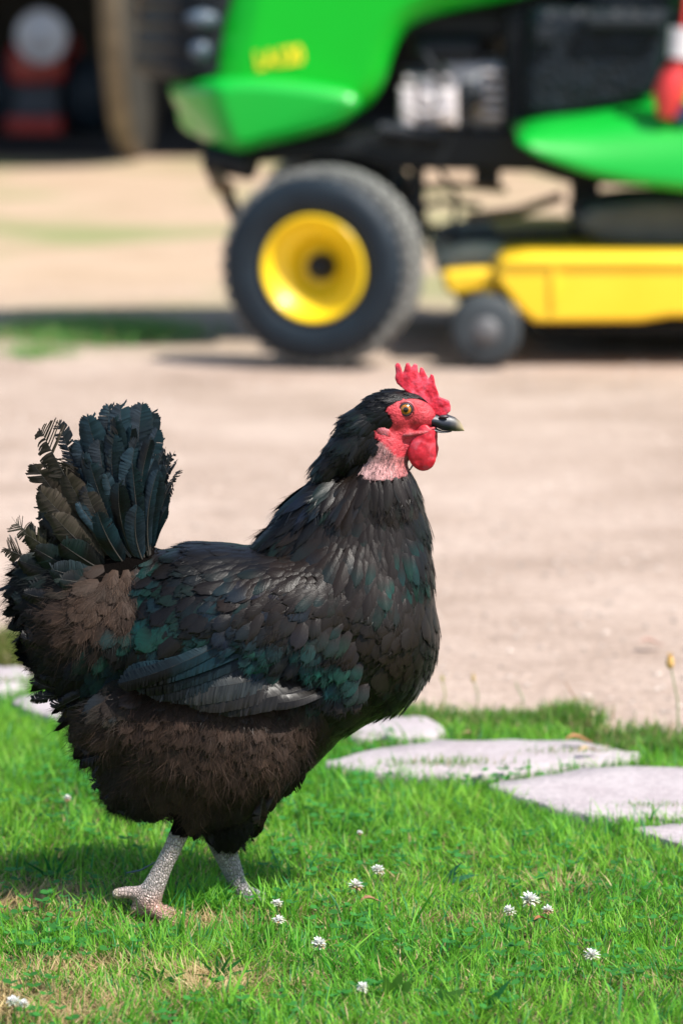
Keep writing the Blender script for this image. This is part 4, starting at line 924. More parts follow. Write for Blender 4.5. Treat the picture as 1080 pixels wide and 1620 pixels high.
# brown fan to the left
for (b0, tip, W, bd, d, rag, c, rs) in [
  ((195, 890), (78, 672), 31, .02, 40, .62, TBR, 1), ((190, 892), (66, 728), 26, .02, 30, .35, TBR, 0), ((188, 893), (78, 768), 25, .02, 50, .25, TBR, 0), ((200, 890), (118, 742), 25, .04, 54, .2, TBR, 0),
  ((205, 890), (150, 770), 22, .05, 58, .2, (.03, .026, .022), 0), ((182, 896), (98, 806), 24, .02, 58, .15, (.044, .036, .028), 0), ((178, 900), (80, 800), 26, .05, 20, .15, BLK, 0),
  ((170, 905), (52, 838), 24, .06, 30, .3, (.03, .028, .016), 1), ((160, 908), (20, 862), 20, .08, 26, .5, TBR, 1), ((165, 905), (36, 825), 20, .05, 10, .6, (.03, .028, .016), 1), ((165, 915), (45, 880), 26, .06, 40, .2, BLK, 0),
  ((170, 915), (70, 860), 26, .04, 50, .12, BLK, 0), ((185, 905), (110, 850), 24, .02, 62, .12, BLK, 0), ((175, 915), (95, 890), 24, .02, 64, .12, BLG, 0), ((180, 920), (110, 905), 22, 0, 70, .2, BLK, 0),
  ((150, 920), (38, 905), 20, -.05, 20, .3, BLK, 0), ((150, 940), (34, 945), 20, -.18, 30, .3, BLK, 0), ((150, 940), (60, 925), 24, -.1, 40, .2, BLK, 0), ((190, 892), (90, 740), 26, .02, -10, .3, BLK, 0), ((185, 896), (70, 800), 26, .02, -20, .3, BLK, 0)]:
    TF(b0, tip, W, bd, d*.5, d, rag, c, ir=.10 if c in (BLK, BLG) else 0., tilt=(random.uniform(-25, 10), random.uniform(-15, 20)), rs=rs, n=72 if rag > .3 else 60, asym=0)
# curling plumes down the rear and under the belly
for k in range(150):
    t = k/149
    ex = np.interp(t, [0, .1, .25, .4, .5, .62, .75, .88, 1], [42, 46, 66, 84, 126, 136, 164, 214, 272]); ey = np.interp(t, [0, .1, .25, .4, .5, .62, .75, .88, 1], [930, 985, 1050, 1100, 1150, 1204, 1250, 1286, 1292])
    if random.random() < .4: ex += random.uniform(0, 60)
    ang = R(np.interp(t, [0, .3, .55, .8, 1], [195, 205, 225, 245, 258])+random.uniform(-16, 16)); l = random.uniform(55, 105)*(1 if t < .85 else .8)
    tx, ty = ex+random.uniform(-6, 10), ey+random.uniform(-12, 8); bx0, by0 = tx-math.cos(ang)*l, ty+math.sin(ang)*l
    d = random.uniform(-50, 60); fr = random.uniform(.3, .9)
    TF((bx0, by0), (tx, ty), random.uniform(8, 15), random.uniform(-.05, .28), d, d*.8, fr, random.choice([BLK, BLK, BLK, DBR, GLS]) if not .45 < t < .58 else random.choice([DBR, BRN, LBR]), ir=.15 if random.random() < .3 else 0, ic=BLUE, tilt=(random.uniform(-50, 20), random.uniform(-30, 50)), n=34, cup=.4)
for (tx, ty, an) in ((60, 1068, 165), (64, 1092, 188), (58, 1100, 195), (70, 1060, 175)):
    a = R(an); TF((tx-math.cos(a)*62, ty+math.sin(a)*62), (tx, ty), 7, .22, 20, 26, .5, BLK, n=34)
# belly edge plumes behind and in front of the legs
for k in range(90):
    t = random.random(); ex = 285+t*180; ey = np.interp(ex, [285, 320, 350, 400, 412, 470, 500], [1300, 1326, 1342, 1338, 1292, 1255, 1210]); ang = R(np.interp(ex, [285, 350, 420, 500], [262, 268, 250, 232])+random.uniform(-12, 12)); l = random.uniform(40, 70)
    far = 300 < ex < 402; d = random.uniform(-60, -15) if far else random.uniform(-30, 70)
    if ex < 322: d = random.uniform(-70, -25)
    ey += random.uniform(-18, 2)-(14 if ex > 425 else 0)
    TF((ex-math.cos(ang)*l, ey+math.sin(ang)*l), (ex, ey), random.uniform(8, 13), random.uniform(-.1, .1), d, d, random.uniform(.3, .8), random.choice([BLK, BLK, DBR]), tilt=(random.uniform(-30, 30), random.uniform(-20, 20)), n=30)
tail.build('tail_feathers', FM, hen)

# ---- flight feathers of the folded wings
SEC = [((545, 1058), (430, 1086), 12, (.013, .011, .010), .0), ((545, 1050), (345, 1086), 24, (.015, .013, .012), .0), ((535, 1040), (300, 1078), 26, (.018, .0155, .014), .0),
       ((515, 1025), (285, 1066), 27, (.028, .027, .026), .1), ((500, 1010), (258, 1072), 25, (.012, .012, .013), .15), ((480, 995), (240, 1070), 24, (.010, .011, .013), .3), ((465, 985), (222, 1062), 23, BLK, .4),
       ((450, 975), (206, 1052), 21, BLK, .55), ((430, 955), (198, 1062), 16, BLK, .45)]
for side_, nm in ((1, 'wing_near'), (-1, 'wing_far')):
    for k, (b0, tip, W, c, ir_) in enumerate(SEC):
        pts = []
        for f, ex in ((0, -34), (.5, 2), (1, 3.)):
            x = b0[0]+(tip[0]-b0[0])*f; y = b0[1]+(tip[1]-b0[1])*f+(7 if f == .5 else 0)
            h0, n0 = surf(x, y, side_); ds = (Y0-h0.y)/U*side_ if h0 is not None else 60
            dw = np.interp(x, [200, 300, 430, 550], [86, 116, 126, 112]); d = (max(ds+3, dw) if f else ds)+ex+k*1.4*(f > 0)
            pts.append(H(x, y, d*side_))
        mid = pts[1]*2-(pts[0]+pts[2])/2
        pennate(A(nm), pts[0], mid, pts[2], Vector((0, -side_, .28)), W*U, .03, c, ir_, TEAL*.55+BLUE*.5, n=130, cup=.10, shaft=(.03, .028, .026))
COV = [(350, 955), (425, 925), (560, 965), (580, 1045), (575, 1080), (505, 1084), (455, 1050), (390, 990)]
for side_, nm in ((1, 'wing_near'), (-1, 'wing_far')):
    ps = []
    for row in range(12):
        for col_ in range(17):
            x = 345+col_*15+(row % 2)*7+random.uniform(-8, 8); y = 930+row*13+random.uniform(-7, 7); ps.append((x, y))
    ps = np.array(ps); ps = ps[in_poly(ps[:, 0], ps[:, 1], COV)]; ps = ps[np.argsort(-ps[:, 1])]; n = len(ps)
    dd = []
    for x, y in ps:
        h0, _ = surf(x, y, side_); ds = (Y0-h0.y)/U*side_ if h0 is not None else 60; dd.append(ds+2)
    dd = np.array(dd); f_ = field(ps[:, 0], ps[:, 1]); pp = Hn(ps[:, 0], ps[:, 1], dd*side_)
    a = np.radians(np.interp(ps[:, 0], [350, 450, 560], [216, 232, 248]))+rng.normal(0, .16, n)
    T = np.stack([np.cos(a), np.zeros(n), np.sin(a)], -1); Np_ = np.tile(np.array([[0, -side_, .2]])/1.02, (n, 1)); T, S, Nn = frames(Np_, np.stack([np.cos(a), np.sin(a)], -1), 0)
    b_, ir_, ic_ = irid_cols(ps[:, 0], ps[:, 1], f_, n)
    ir_ = np.clip(vnoise(ps[:, 0]/26, ps[:, 1]/26, 41)*1.7-.5, 0, .8)*np.clip((ps[:, 1]-950)/50, .1, 1)
    L_ = (34+24*rng.random(n))*U; W_ = (9+5.5*rng.random(n))*U
    A(nm).add(*vanes(pp, T, S, Nn, L_, W_, .16+.10*rng.random(n), .10+.06*rng.random(n), b_, ir_, ic_)); fringe(A(nm), pp, T, S, Nn, L_, W_, np.full(n, .22), np.full(n, .12), np.zeros(n), np.zeros(n), b_, ir_, ic_)
for rn, a in list(acc.items()):
    nm = 'wing' if rn.startswith('wing') else rn
    a.build(nm, FLM if 'fluff' in rn else FM, hen)

# ---- comb, wattles, ear lobes
def red_mat(name, c, bs=.5, sc=500.):
    m, nt, b_ = mat(name); n1 = noise(nt, sc, 4, .6); r = ramp(nt, [(.3, tuple(v*.66 for v in c)), (.6, c), (.8, tuple(min(1, v*1.1+.03) for v in c))])
    nt.links.new(n1.outputs['Fac'], r.inputs[0]); n2 = noise(nt, 110., 3, .6); r2 = ramp(nt, [(.48, (0, 0, 0)), (.72, (.5, .5, .5))]); nt.links.new(n2.outputs['Fac'], r2.inputs[0]); mx = N(nt, 'ShaderNodeMix', data_type='RGBA'); nt.links.new(r2.outputs[0], mx.inputs[0]); nt.links.new(r.outputs[0], mx.inputs[6]); mx.inputs[7].default_value = (min(1, c[0]*1.15), c[1]*3+.13, c[2]*3+.13, 1); nt.links.new(mx.outputs[2], b_.inputs['Base Color'])  # noise patches of pale pink: pale dusting plus highlights put into the colour
    b_.inputs['Roughness'].default_value = .48; b_.inputs['Subsurface Weight'].default_value = .25; b_.inputs['Subsurface Radius'].default_value = (.004, .0008, .0006); b_.inputs['Subsurface Scale'].default_value = .6
    bump(nt, b_, n1.outputs['Fac'], bs, .0008); return m
Z1 = lambda x, y: (480+x/3.857, 560+y/3.857)
def plate(poly, d, thick, name, m, voxel=.0011, sm=5, bulge=0., lean=0.):
    pts = [Z1(x, y) for x, y in poly]; n = len(pts); tris = tessellate_polygon([[Vector((x, y, 0)) for x, y in pts]])
    cx = sum(p[0] for p in pts)/n; cy = sum(p[1] for p in pts)/n; ymin = min(p[1] for p in pts); ymax = max(p[1] for p in pts)
    b_ = MB(); vs = []
    for s in (1, -1):
        for x, y in pts:
            fy = (y-ymin)/(ymax-ymin); vs.append(H(x, y, d+s*thick*(.45+.55*fy)/2+lean*(1-fy)))
    fs = [t for t in tris]+[tuple(i+n for i in t)[::-1] for t in tris]+[(i, i+n, (i+1) % n+n, (i+1) % n) for i in range(n)]
    b_.add(vs, fs); me = remeshed(b_, voxel, sm, name)
    V = verts_of(me); x, y = to_px(V)
    V[:, 1] += (vnoise(x/7+3, y/7, 3)-.5)*1.6*U*np.sign(V[:, 1]-(Y0-d*U))+.0
    V[:, 1] += np.sin((x-cx)/9)*1.6*U
    V += (vnoise(x/3.5, y/3.5, 5)-.5)[:, None]*np.array([.3, .5, .3])*U
    me.vertices.foreach_set('co', V.astype(np.float32).ravel()); me.update(); me.materials.append(m)
    o = bpy.data.objects.new(name, me); COL.objects.link(o); sub(o, hen); return o
RC = red_mat('comb_skin', (.72, .022, .050)); RW = red_mat('wattle_skin', (.56, .010, .026), .25, 300.)
comb_p = [(640, 245), (598, 212), (560, 180), (548, 150), (554, 118), (548, 70), (560, 54), (576, 58), (586, 82), (595, 132), (605, 88), (614, 56), (630, 52), (640, 72), (640, 135), (649, 78), (662, 58), (680, 64), (684, 95), (689, 168), (697, 82), (712, 84), (735, 128), (751, 156), (760, 122), (778, 130), (788, 185), (804, 232), (812, 262), (842, 274), (870, 286), (879, 312), (878, 345), (850, 372), (800, 372), (750, 345), (700, 300)]
plate(comb_p, 0, 15, 'comb', RC, voxel=.00055, sm=7, lean=0)
b_ = MB(); ell(b_, 668, 702, 17, 18, 34, 6.5, 2, 24); ell(b_, 664, 716, 19, 23, 28, 7, 14, 24); ell(b_, 665, 688, 14, 22, 14, 7, 25, 18)
def soft(b_, name, m, vox=.0010, sm=5, amp=1.):
    me = remeshed(b_, vox, sm, name); V = verts_of(me); x, y = to_px(V)
    V += (vnoise(x/6+1, y/6, 9)-.5)[:, None]*np.array([.3, 1.3, .3])*U*amp; me.vertices.foreach_set('co', V.astype(np.float32).ravel()); me.update(); me.materials.append(m)
    o = bpy.data.objects.new(name, me); COL.objects.link(o); sub(o, hen); return o
soft(b_, 'wattle', RW)
b_ = MB(); ell(b_, 677, 700, -14, 12, 38, 6, -5, 24); ell(b_, 672, 718, -16, 18, 26, 6.5, -20, 24); soft(b_, 'wattle', RW)
RF = red_mat('face_skin', (.50, .050, .060), .9, 600.)
for s in (1, -1):
    b_ = MB(); ell(b_, 604, 679, 25*s, 15, 9, 4, -35, 16); ell(b_, 613, 692, 23*s, 7, 18, 4, 22, 16); ell(b_, 616, 704, 24*s, 5, 10, 4, 10, 14); soft(b_, 'ear_lobe', RF, .0009, 4)
    b_ = MB(); ell(b_, 655, 683, 19*s, 24, 4.5, 5, 8, 16); ell(b_, 672, 678, 15*s, 14, 3.5, 5, 14, 16); soft(b_, 'jaw_fold', RF, .0009, 3)
    # eye: ball with iris and pupil, lids
    h, nn = surf(638.5, 644.5, s); r = 12*U
    c = (h if h is not None else H(638.5, 644.5, 28*s))+Vector((0, s, 0))*(r*.52)
    def ring_ball(r0, pairs, nm, parent, m_):
        bb = MB(); Mx = Matrix.Translation(c) @ Matrix.Rotation(R(90 if s > 0 else -90), 4, 'X'); bb.lathe([(r0*math.sin(a), r0*math.cos(a)*k) for a, k in pairs], Mx, 28); return bb.build(nm, m_, parent)
    eye = ring_ball(r, [(a, 1.) for a in np.linspace(.001, 2.2, 14)], 'eye', hen, M.setdefault('iris', simple('amber_iris', (.50, .19, .015), .12, c2=(.32, .10, .010), scale=900, coat=1.)))
    ring_ball(r*1.006, [(a, 1.) for a in np.linspace(.001, .36, 6)], 'pupil', eye, M.setdefault('pupil', simple('pupil', (.003, .003, .004), .06, coat=1.)))
    for (rr, tt, m_, nm) in ((9.6, 2.6, simple('dark_lid', (.045, .03, .035), .5, scale=600), 'eyelid'), (13.0, 2.6, RF, 'eye_rim')):
        bb = MB(); ringp = [c+Vector((rr*1.03*math.cos(q)*U, -s*(r/U*.60 if rr < 10 else r/U*.40)*U, rr*math.sin(q)*U*.93)) for q in np.linspace(0, 2*PI, 33)]
        bb.tube(ringp, tt*U*.75, 8); bb.build(nm, m_, eye)
# beak
bk = simple('horn', (.030, .036, .050), .28, c2=(.016, .018, .026), scale=60, coat=.4)
def beak():
    m, nt, b_ = mat('beak_horn'); at = N(nt, 'ShaderNodeAttribute', attribute_name='tint'); nt.links.new(at.outputs['Color'], b_.inputs['Base Color']); b_.inputs['Roughness'].default_value = .42; b_.inputs['Coat Weight'].default_value = .05
    n1 = noise(nt, 400); bump(nt, b_, n1.outputs['Fac'], .15, .001)
    st = [(735, 350, 425, 15), (780, 362, 440, 13.5), (830, 366, 466, 12), (870, 372, 470, 10.5), (905, 385, 472, 8.5), (932, 406, 472, 6.2), (950, 435, 470, 3.6), (961, 462, 470, 1.2)]
    def loft(st, name, lower=False):
        vs = []; cs = []; n = 20
        for (x, yt, yb, hw) in st:
            for k in range(n):
                q = 2*PI*k/n; cy = (yt+yb)/2; ry = (yb-yt)/2; px, py = Z1(x, cy-ry*math.sin(q)); w = hw*math.cos(q)*(1-.25*max(0, math.sin(q)))
                vs.append(H(px, py, w)); t = min(1, max(0, (x-898)/60)); g = np.array([.018, .022, .034])*(1-t)+np.array([.42, .33, .19])*t
                low = max(0, -math.sin(q)); g = g*(1-.5*low*(t < .95))+np.array([.30, .24, .12])*.5*low*min(1, t*2)
                if lower: g = np.array([.05, .05, .06])
                cs.append((*g, 1))
        fs = [(i*n+k, i*n+(k+1) % n, (i+1)*n+(k+1) % n, (i+1)*n+k) for i in range(len(st)-1) for k in range(n)]
        o = np_mesh(name, [tuple(v) for v in vs], fs, m, hen, cols=cs); return o
    o = loft(st, 'beak'); loft([(740, 430, 452, 12), (780, 446, 476, 11), (830, 468, 482, 8.5), (862, 470, 480, 5.5), (885, 471, 476, 2)], 'lower_beak', True)
    for s in (1, -1):
        x, y = Z1(838, 378); bb = MB(); c = H(x, y, 11*s); Mx = Matrix.Translation(c) @ Matrix.Rotation(R(90), 4, 'X') @ Matrix.Diagonal((1.9, .8, .8, 1)); r = 4.2*U
        bb.lathe([(.0001, -r), (r*.7, -r*.7), (r, 0), (r*.7, r*.7), (.0001, r)], Mx, 16); bb.build('nostril', simple('nostril_skin', (.06, .035, .045), .5, scale=500), o)
beak()
# loose quill lying by the near foot
b_ = MB(); b_.tube([P(200, 1381, 3.0), P(222, 1377, 3.0), P(246, 1364, 2.99)], [.0007, .0009, .0006], 6); o = b_.build('fallen_feather', simple('grey_quill', (.10, .15, .18), .4, scale=90)); tag(o, 'thin dark shed feather quill in the grass behind the hen near leg', 'feather')


# ------------------------------------------------------------------ riding mower
def side(b, pts, Ya, Yb, Yref=None, **k):
    return b.pillow(prof(pts, Yref or Ya), Ya, Yb, **k)
def wheel(parent, c, axis, Rt, Wd, Rr, mats, cap_r=.018, name='wheel', lugs=38):
    """tyre + rim; c = centre of OUTER face; axis = unit vector pointing inward."""
    ax = Vector(axis).normalized(); M4 = Matrix.Translation(c) @ ax.to_track_quat('Z', 'Y').to_matrix().to_4x4()
    k = Rt-Rr
    tp = [(Rr*.98, Wd*.16), (Rr+.004, Wd*.06), (Rr+k*.25, .01*Wd), (Rr+k*.55, -.02*Wd), (Rr+k*.8, .05*Wd), (Rt-.020, .16*Wd), (Rt-.016, .24*Wd), (Rt-.013, .5*Wd), (Rt-.016, .76*Wd), (Rt-.020, .84*Wd), (Rr+k*.6, 1.0*Wd), (Rr, .9*Wd)]
    t = MB().lathe(tp, M4, 72).build(name, mats[0], parent)
    tr = MB()                                       # tread blocks
    for row, a0, a1 in ((0, .15, .30), (1, .34, .48), (2, .52, .66), (3, .70, .85)):
        for i in range(lugs):
            q = 2*PI*(i+.5*(row % 2))/lugs; dq = 2*PI/lugs*.33
            ro = Rt if row in (1, 2) else Rt-.003
            vs = [M4 @ Vector((rr*math.cos(q+s_*dq), rr*math.sin(q+s_*dq), Wd*a)) for rr in (Rt-.022, ro) for s_, a in ((-1, a0), (1, a0), (1, a1), (-1, a1))]
            tr.add(vs, [(4, 5, 6, 7), (0, 1, 5, 4), (1, 2, 6, 5), (2, 3, 7, 6), (3, 0, 4, 7)])
    o = tr.build('tread', mats[1], t)
    rp = [(Rr*1.02, Wd*.10), (Rr*1.0, Wd*.02), (Rr*.95, Wd*.02), (Rr*.90, Wd*.10), (Rr*.80, Wd*.20), (Rr*.62, Wd*.26), (Rr*.56, Wd*.30), (Rr*.53, Wd*.46), (Rr*.30, Wd*.50), (cap_r, Wd*.50)]
    o = MB().lathe(rp, M4, 64).build('rim', mats[2], t)
    hp = [(cap_r*1.5, Wd*.50), (cap_r*1.45, Wd*.36), (cap_r*1.2, Wd*.26), (cap_r*.6, Wd*.22), (.0005, Wd*.22)]
    MB().lathe(hp, M4, 24).build('hub_cap', M['black_steel'], t)
    return t
mw = thing('riding_mower', 'green and yellow riding lawn mower with a yellow deck parked on the gravel', 'lawn mower', (P(497, 560, 7.4).x, 7.5, 0))
YN = 7.27; YF = 7.78
# chassis
b = MB(); side(b, [(318, 236), (560, 214), (600, 205), (830, 205), (1100, 215), (1620, 180), (1620, 262), (1100, 300), (900, 290), (840, 272), (610, 268), (560, 250), (330, 262)], 7.33, 7.72, rnd=.012, smooth=False)
b.tube([P(505, 437, 7.20), P(505, 420, 7.5)+Vector((0, .1, 0)), P(505, 437, 7.20)+Vector((0, .62, 0))], .022)
for (x, y0, y1, w) in ((660, 262, 352, 22), (620, 262, 300, 9), (770, 262, 292, 40), (925, 290, 395, 42)):
    a = P(x-w/2, y0, 7.4); c = P(x+w/2, y1, 7.4); b.box((a.x, 7.38, c.z), (c.x, 7.46, a.z))
b.tube([P(600, 345, 7.42), P(700, 318, 7.42), P(760, 326, 7.42)], .007); b.tube([P(690, 262, 7.4), P(722, 310, 7.4), P(716, 372, 7.4)], .006); b.tube([P(560, 300, 7.42), P(640, 352, 7.38), P(700, 366, 7.38)], .010)
b.tube([P(660, 352, 7.38), P(720, 380, 7.3), P(900, 372, 7.3)], .009)
b.tube([P(340, 262, 7.4), P(356, 300, 7.4), P(376, 345, 7.4)], .014)
b.tube([P(330, 250, 7.34), P(365, 255, 7.32), P(400, 262, 7.3)], .03)
b.build('chassis', M['black_steel'], mw)
b = MB(); b.tube([P(640, 300, 7.44), P(720, 292, 7.44), P(800, 300, 7.44)], .008); b.build('linkage', M['rust'], mw); b = MB(); b.tube([P(735, 345, 7.4), P(820, 335, 7.4), P(890, 310, 7.4)], .011); b.build('linkage', M['rust'], mw)
b = MB(); b.tube([P(335, 268, 7.34), P(348, 292, 7.3), P(372, 300, 7.3)], [.014, .02, .008]); b.build('steering_link', M['rust'], mw)
# hood
b = MB(); side(b, catmull([(384, -60), (365, 30), (350, 108), (346, 160), (348, 205), (380, 226), (450, 222), (530, 203), (588, 172), (615, 132), (630, 82), (655, 42), (710, 20), (800, 2), (900, -20), (1040, -60), (1100, -90), (1110, -200), (1060, -255), (860, -292), (640, -300), (480, -285), (412, -215)], 3), YN, YF, rnd=.05, nose=.09, fwd=True)
hood = b.build('hood', M['green'], mw)
# bumper lip below the grille
b = MB(); side(b, catmull([(257, 156), (266, 134), (300, 126), (360, 124), (450, 127), (545, 142), (570, 165), (540, 198), (480, 217), (410, 233), (350, 241), (308, 230), (278, 194)], 3), 7.20, 7.85, rnd=.024, nose=.10)
b.build('front_bumper', M['green_gloss'], mw)
# grille
b = MB(); side(b, catmull([(286, 125), (284, 60), (292, -20), (310, -110), (345, -200), (400, -262), (430, -200), (402, -60), (368, 40), (354, 118)], 3), 7.285, 7.765, rnd=.04, nose=.10, fwd=True)
gr_ = b.build('grille', M['black_plastic'], mw)
b = MB()
for k in range(9):
    y = 112-k*34; x0 = np.interp(y, [-200, -100, 0, 125], [342, 306, 288, 283])
    side(b, [(x0-6, y-7), (x0+62, y-7), (x0+62, y+4), (x0-4, y+4)], 7.279, 7.771, rnd=.004, nose=.10, smooth=False, fwd=True)
b.build('grille_slats', M['black_plastic'], gr_)
for (x, y, rx, rz, yy) in ((319, 30, 27, 15, 7.245), (316, 80, 17, 16, 7.245), (319, -22, 26, 15, 7.245), (319, 30, 27, 15, 7.80)):
    c = P(x, y, yy); b = MB(); k = 7.2/F
    b.lathe([(rx*k*1.0, .02), (rx*k*.95, .0), (rx*k*.6, -.008), (.001, -.011)], Matrix.Translation(c) @ Matrix.Rotation(R(-90 if yy < 7.5 else 90), 4, 'X') @ Matrix.Scale(rz/rx, 4, (0, 1, 0)), 24)
    b.build('headlight', M['lens'], gr_)
# hood decal: lettering
cu = bpy.data.curves.new('decal', 'FONT'); cu.body = 'LA120'; cu.size = .062; cu.extrude = .0006; cu.offset = .0022; cu.space_character = .95
tmp = bpy.data.objects.new('tmp', cu); COL.objects.link(tmp); bpy.context.view_layer.update()
me = bpy.data.meshes.new_from_object(tmp.evaluated_get(bpy.context.evaluated_depsgraph_get())); bpy.data.objects.remove(tmp)
p0 = P(406, 110, YN); M4 = Matrix.Translation((p0.x, YN-.0035, p0.z)) @ Matrix.Rotation(R(-9), 4, 'Y') @ Matrix.Rotation(R(90), 4, 'X') @ Matrix.Diagonal((.60, .78, 1, 1))
me.transform(M4); o = bpy.data.objects.new('decal', me); COL.objects.link(o); me.materials.append(M['decal']); sub(o, hood)
# engine in the open bay
b = MB()
def ebox(b, x0, y0, x1, y1, Ya, Yb, r=.006): return side(b, [(x0, y0), (x1, y0), (x1, y1), (x0, y1)], Ya, Yb, rnd=r, smooth=False, ns=1)
eb = MB(); ebox(eb, 700, 95, 798, 208, 7.36, 7.66, .02); ebox(eb, 640, 112, 700, 206, 7.42, 7.66, .01)
eb.lathe([(.001, -.03), (.045, -.03), (.05, -.01), (.05, .06)], Matrix.Translation(P(760, 150, 7.37)) @ Matrix.Rotation(R(-90), 4, 'X'), 28)
eng = eb.build('engine', M['alloy'], mw)
b = MB(); ebox(b, 632, 138, 658, 200, 7.31, 7.42, .008); ebox(b, 664, 122, 692, 206, 7.33, 7.40, .01); ebox(b, 690, 140, 724, 200, 7.29, 7.40, .016); ebox(b, 640, 120, 712, 130, 7.34, 7.4, .004)
for k in range(5): ebox(b, 764, 112+k*17, 796, 118+k*17, 7.31, 7.4, .002)
b.lathe([(.001, -.02), (.014, -.02), (.018, .02)], Matrix.Translation(P(676, 160, 7.32)) @ Matrix.Rotation(R(-90), 4, 'X'), 16); b.tube([P(640, 170, 7.3), P(668, 182, 7.28), P(716, 176, 7.27)], .007)
b.build('engine_block', M['pale_alloy'], eng)
b = MB(); ebox(b, 655, 60, 760, 96, 7.34, 7.64, .02); b.lathe([(.001, -.02), (.026, -.02), (.028, .02)], Matrix.Translation(P(742, 150, 7.335)) @ Matrix.Rotation(R(-90), 4, 'X'), 24)
b.tube([P(668, 80, 7.33), P(700, 130, 7.32), P(735, 165, 7.32), P(742, 215, 7.33)], .008); b.tube([P(600, 205, 7.3), P(640, 210, 7.3), P(700, 214, 7.3)], .016)
b.build('engine_shroud', M['black_plastic'], eng)
# inner bay bulkhead and dash side
b = MB(); ebox(b, 800, 20, 850, 215, 7.32, 7.74, .01); ebox(b, 600, 20, 860, 60, 7.40, 7.70, .01)
b.build('bulkhead', M['black_steel'], mw)
mm, nt, bb = mat('dash_mesh_panel'); bb.inputs['Roughness'].default_value = .5; bb.inputs['Specular IOR Level'].default_value = .2
vn = nt.nodes.new('ShaderNodeTexVoronoi'); vn.inputs['Scale'].default_value = 70; tc = nt.nodes.new('ShaderNodeTexCoord'); nt.links.new(tc.outputs['Object'], vn.inputs['Vector'])
rr = ramp(nt, [(.2, (.002, .003, .004)), (.6, (.008, .013, .019))]); nt.links.new(vn.outputs['Distance'], rr.inputs[0]); nt.links.new(rr.outputs[0], bb.inputs['Base Color']); bump(nt, bb, vn.outputs['Distance'], .8, .006)
b = MB(); side(b, catmull([(842, 20), (900, 12), (1058, 14), (1062, 40), (1050, 100), (1036, 148), (960, 172), (860, 190), (830, 170), (834, 90)], 3), 7.20, 7.80, rnd=.02)
b.build('side_panel', mm, mw)
b = MB(); ebox(b, 925, 26, 1050, 46, 7.17, 7.21, .01); ebox(b, 845, 40, 878, 70, 7.18, 7.22, .01); b.build('step_rail', M['black_plastic'], mw)
# dash / steering column / wheel
b = MB(); side(b, catmull([(900, -40), (1000, -90), (1120, -110), (1140, -60), (1080, 10), (940, 20)], 3), 7.30, 7.75, rnd=.03); b.build('dashboard', M['black_plastic'], mw)
sc_ = P(1190, -330, 7.52); ax = Vector((.5, 0, .85)).normalized(); M4 = Matrix.Translation(sc_) @ ax.to_track_quat('Z', 'Y').to_matrix().to_4x4()
b = MB(); ring = [M4 @ Vector((.17*math.cos(q), .17*math.sin(q), 0)) for q in np.linspace(0, 2*PI, 41)]; b.tube(ring, .014)
for q in (0, 2.1, 4.2): b.tube([M4 @ Vector((0, 0, -.02)), M4 @ Vector((.16*math.cos(q), .16*math.sin(q), 0))], .012)
b.tube([M4 @ Vector((0, 0, 0)), P(1080, -60, 7.52)], .02); b.build('steering_wheel', M['black_plastic'], mw)
# lever at the right edge
b = MB(); b.tube([P(1088, -20, 7.1), P(1082, 40, 7.1), P(1074, 80, 7.1)], .005); b.tube([P(1074, 92, 7.1), P(1066, 118, 7.1), P(1058, 150, 7.1), P(1052, 186, 7.1)], [.012, .026, .032, .016], 16)
lv = b.build('brake_lever', M['red_plastic'], mw)
b = MB(); b.tube([P(1078, 44, 7.09), P(1072, 92, 7.09)], [.024, .021], 16); b.build('collar', M['white'], lv)
b = MB(); b.tube([P(1090, 168, 7.1), P(1072, 192, 7.1)], [.025, .012], 12); b.build('pedal', M['blue'], mw)
# fender / footrest
def fender():
    # a real curved sheet: rows across depth, section rolls down at the outer edge
    top = [(812, 205), (850, 190), (930, 182), (1020, 168), (1090, 158), (1180, 140), (1280, 70), (1380, -20), (1500, -80), (1640, -90), (1760, -30), (1800, 60)]
    bot = [(818, 226), (850, 246), (930, 276), (1010, 293), (1090, 303), (1180, 305), (1260, 290), (1340, 200), (1420, 110), (1510, 60), (1620, 50), (1700, 90), (1760, 150)]
    n = 40; vs = []; fs = []
    tt = np.linspace(0, 1, n)
    def sample(p):
        d = np.cumsum([0]+[math.dist(p[i], p[i+1]) for i in range(len(p)-1)]); d /= d[-1]
        return np.interp(tt, d, [q[0] for q in p]), np.interp(tt, d, [q[1] for q in p])
    tx, ty = sample(top); bx, by = sample(bot); ns = 12
    for j in range(ns+1):
        u = j/ns
        for i in range(n):
            a = P(tx[i], ty[i], 7.22); c = P(bx[i], by[i], 7.07)
            yy = 7.22+(7.06-7.22)*math.sin(u*PI/2); zz = a.z+(c.z-a.z)*(1-math.cos(u*PI/2)); xx = a.x+(c.x-a.x)*u
            vs.append((xx, yy, zz))
    for j in range(ns):
        for i in range(n-1): fs.append((j*n+i, j*n+i+1, (j+1)*n+i+1, (j+1)*n+i))
    k = len(vs); vs += [(x, 15.0-y, z) for x, y, z in vs]; fs += [tuple(a+k for a in f)[::-1] for f in fs]
    for i in range(n-1): fs.append((i, i+k, i+1+k, i+1))
    b = MB().add(vs, fs, True); o = b.build('fender', M['green_gloss'], mw)
    md = o.modifiers.new('thick', 'SOLIDIFY'); md.thickness = .012; md.offset = 0
fender()
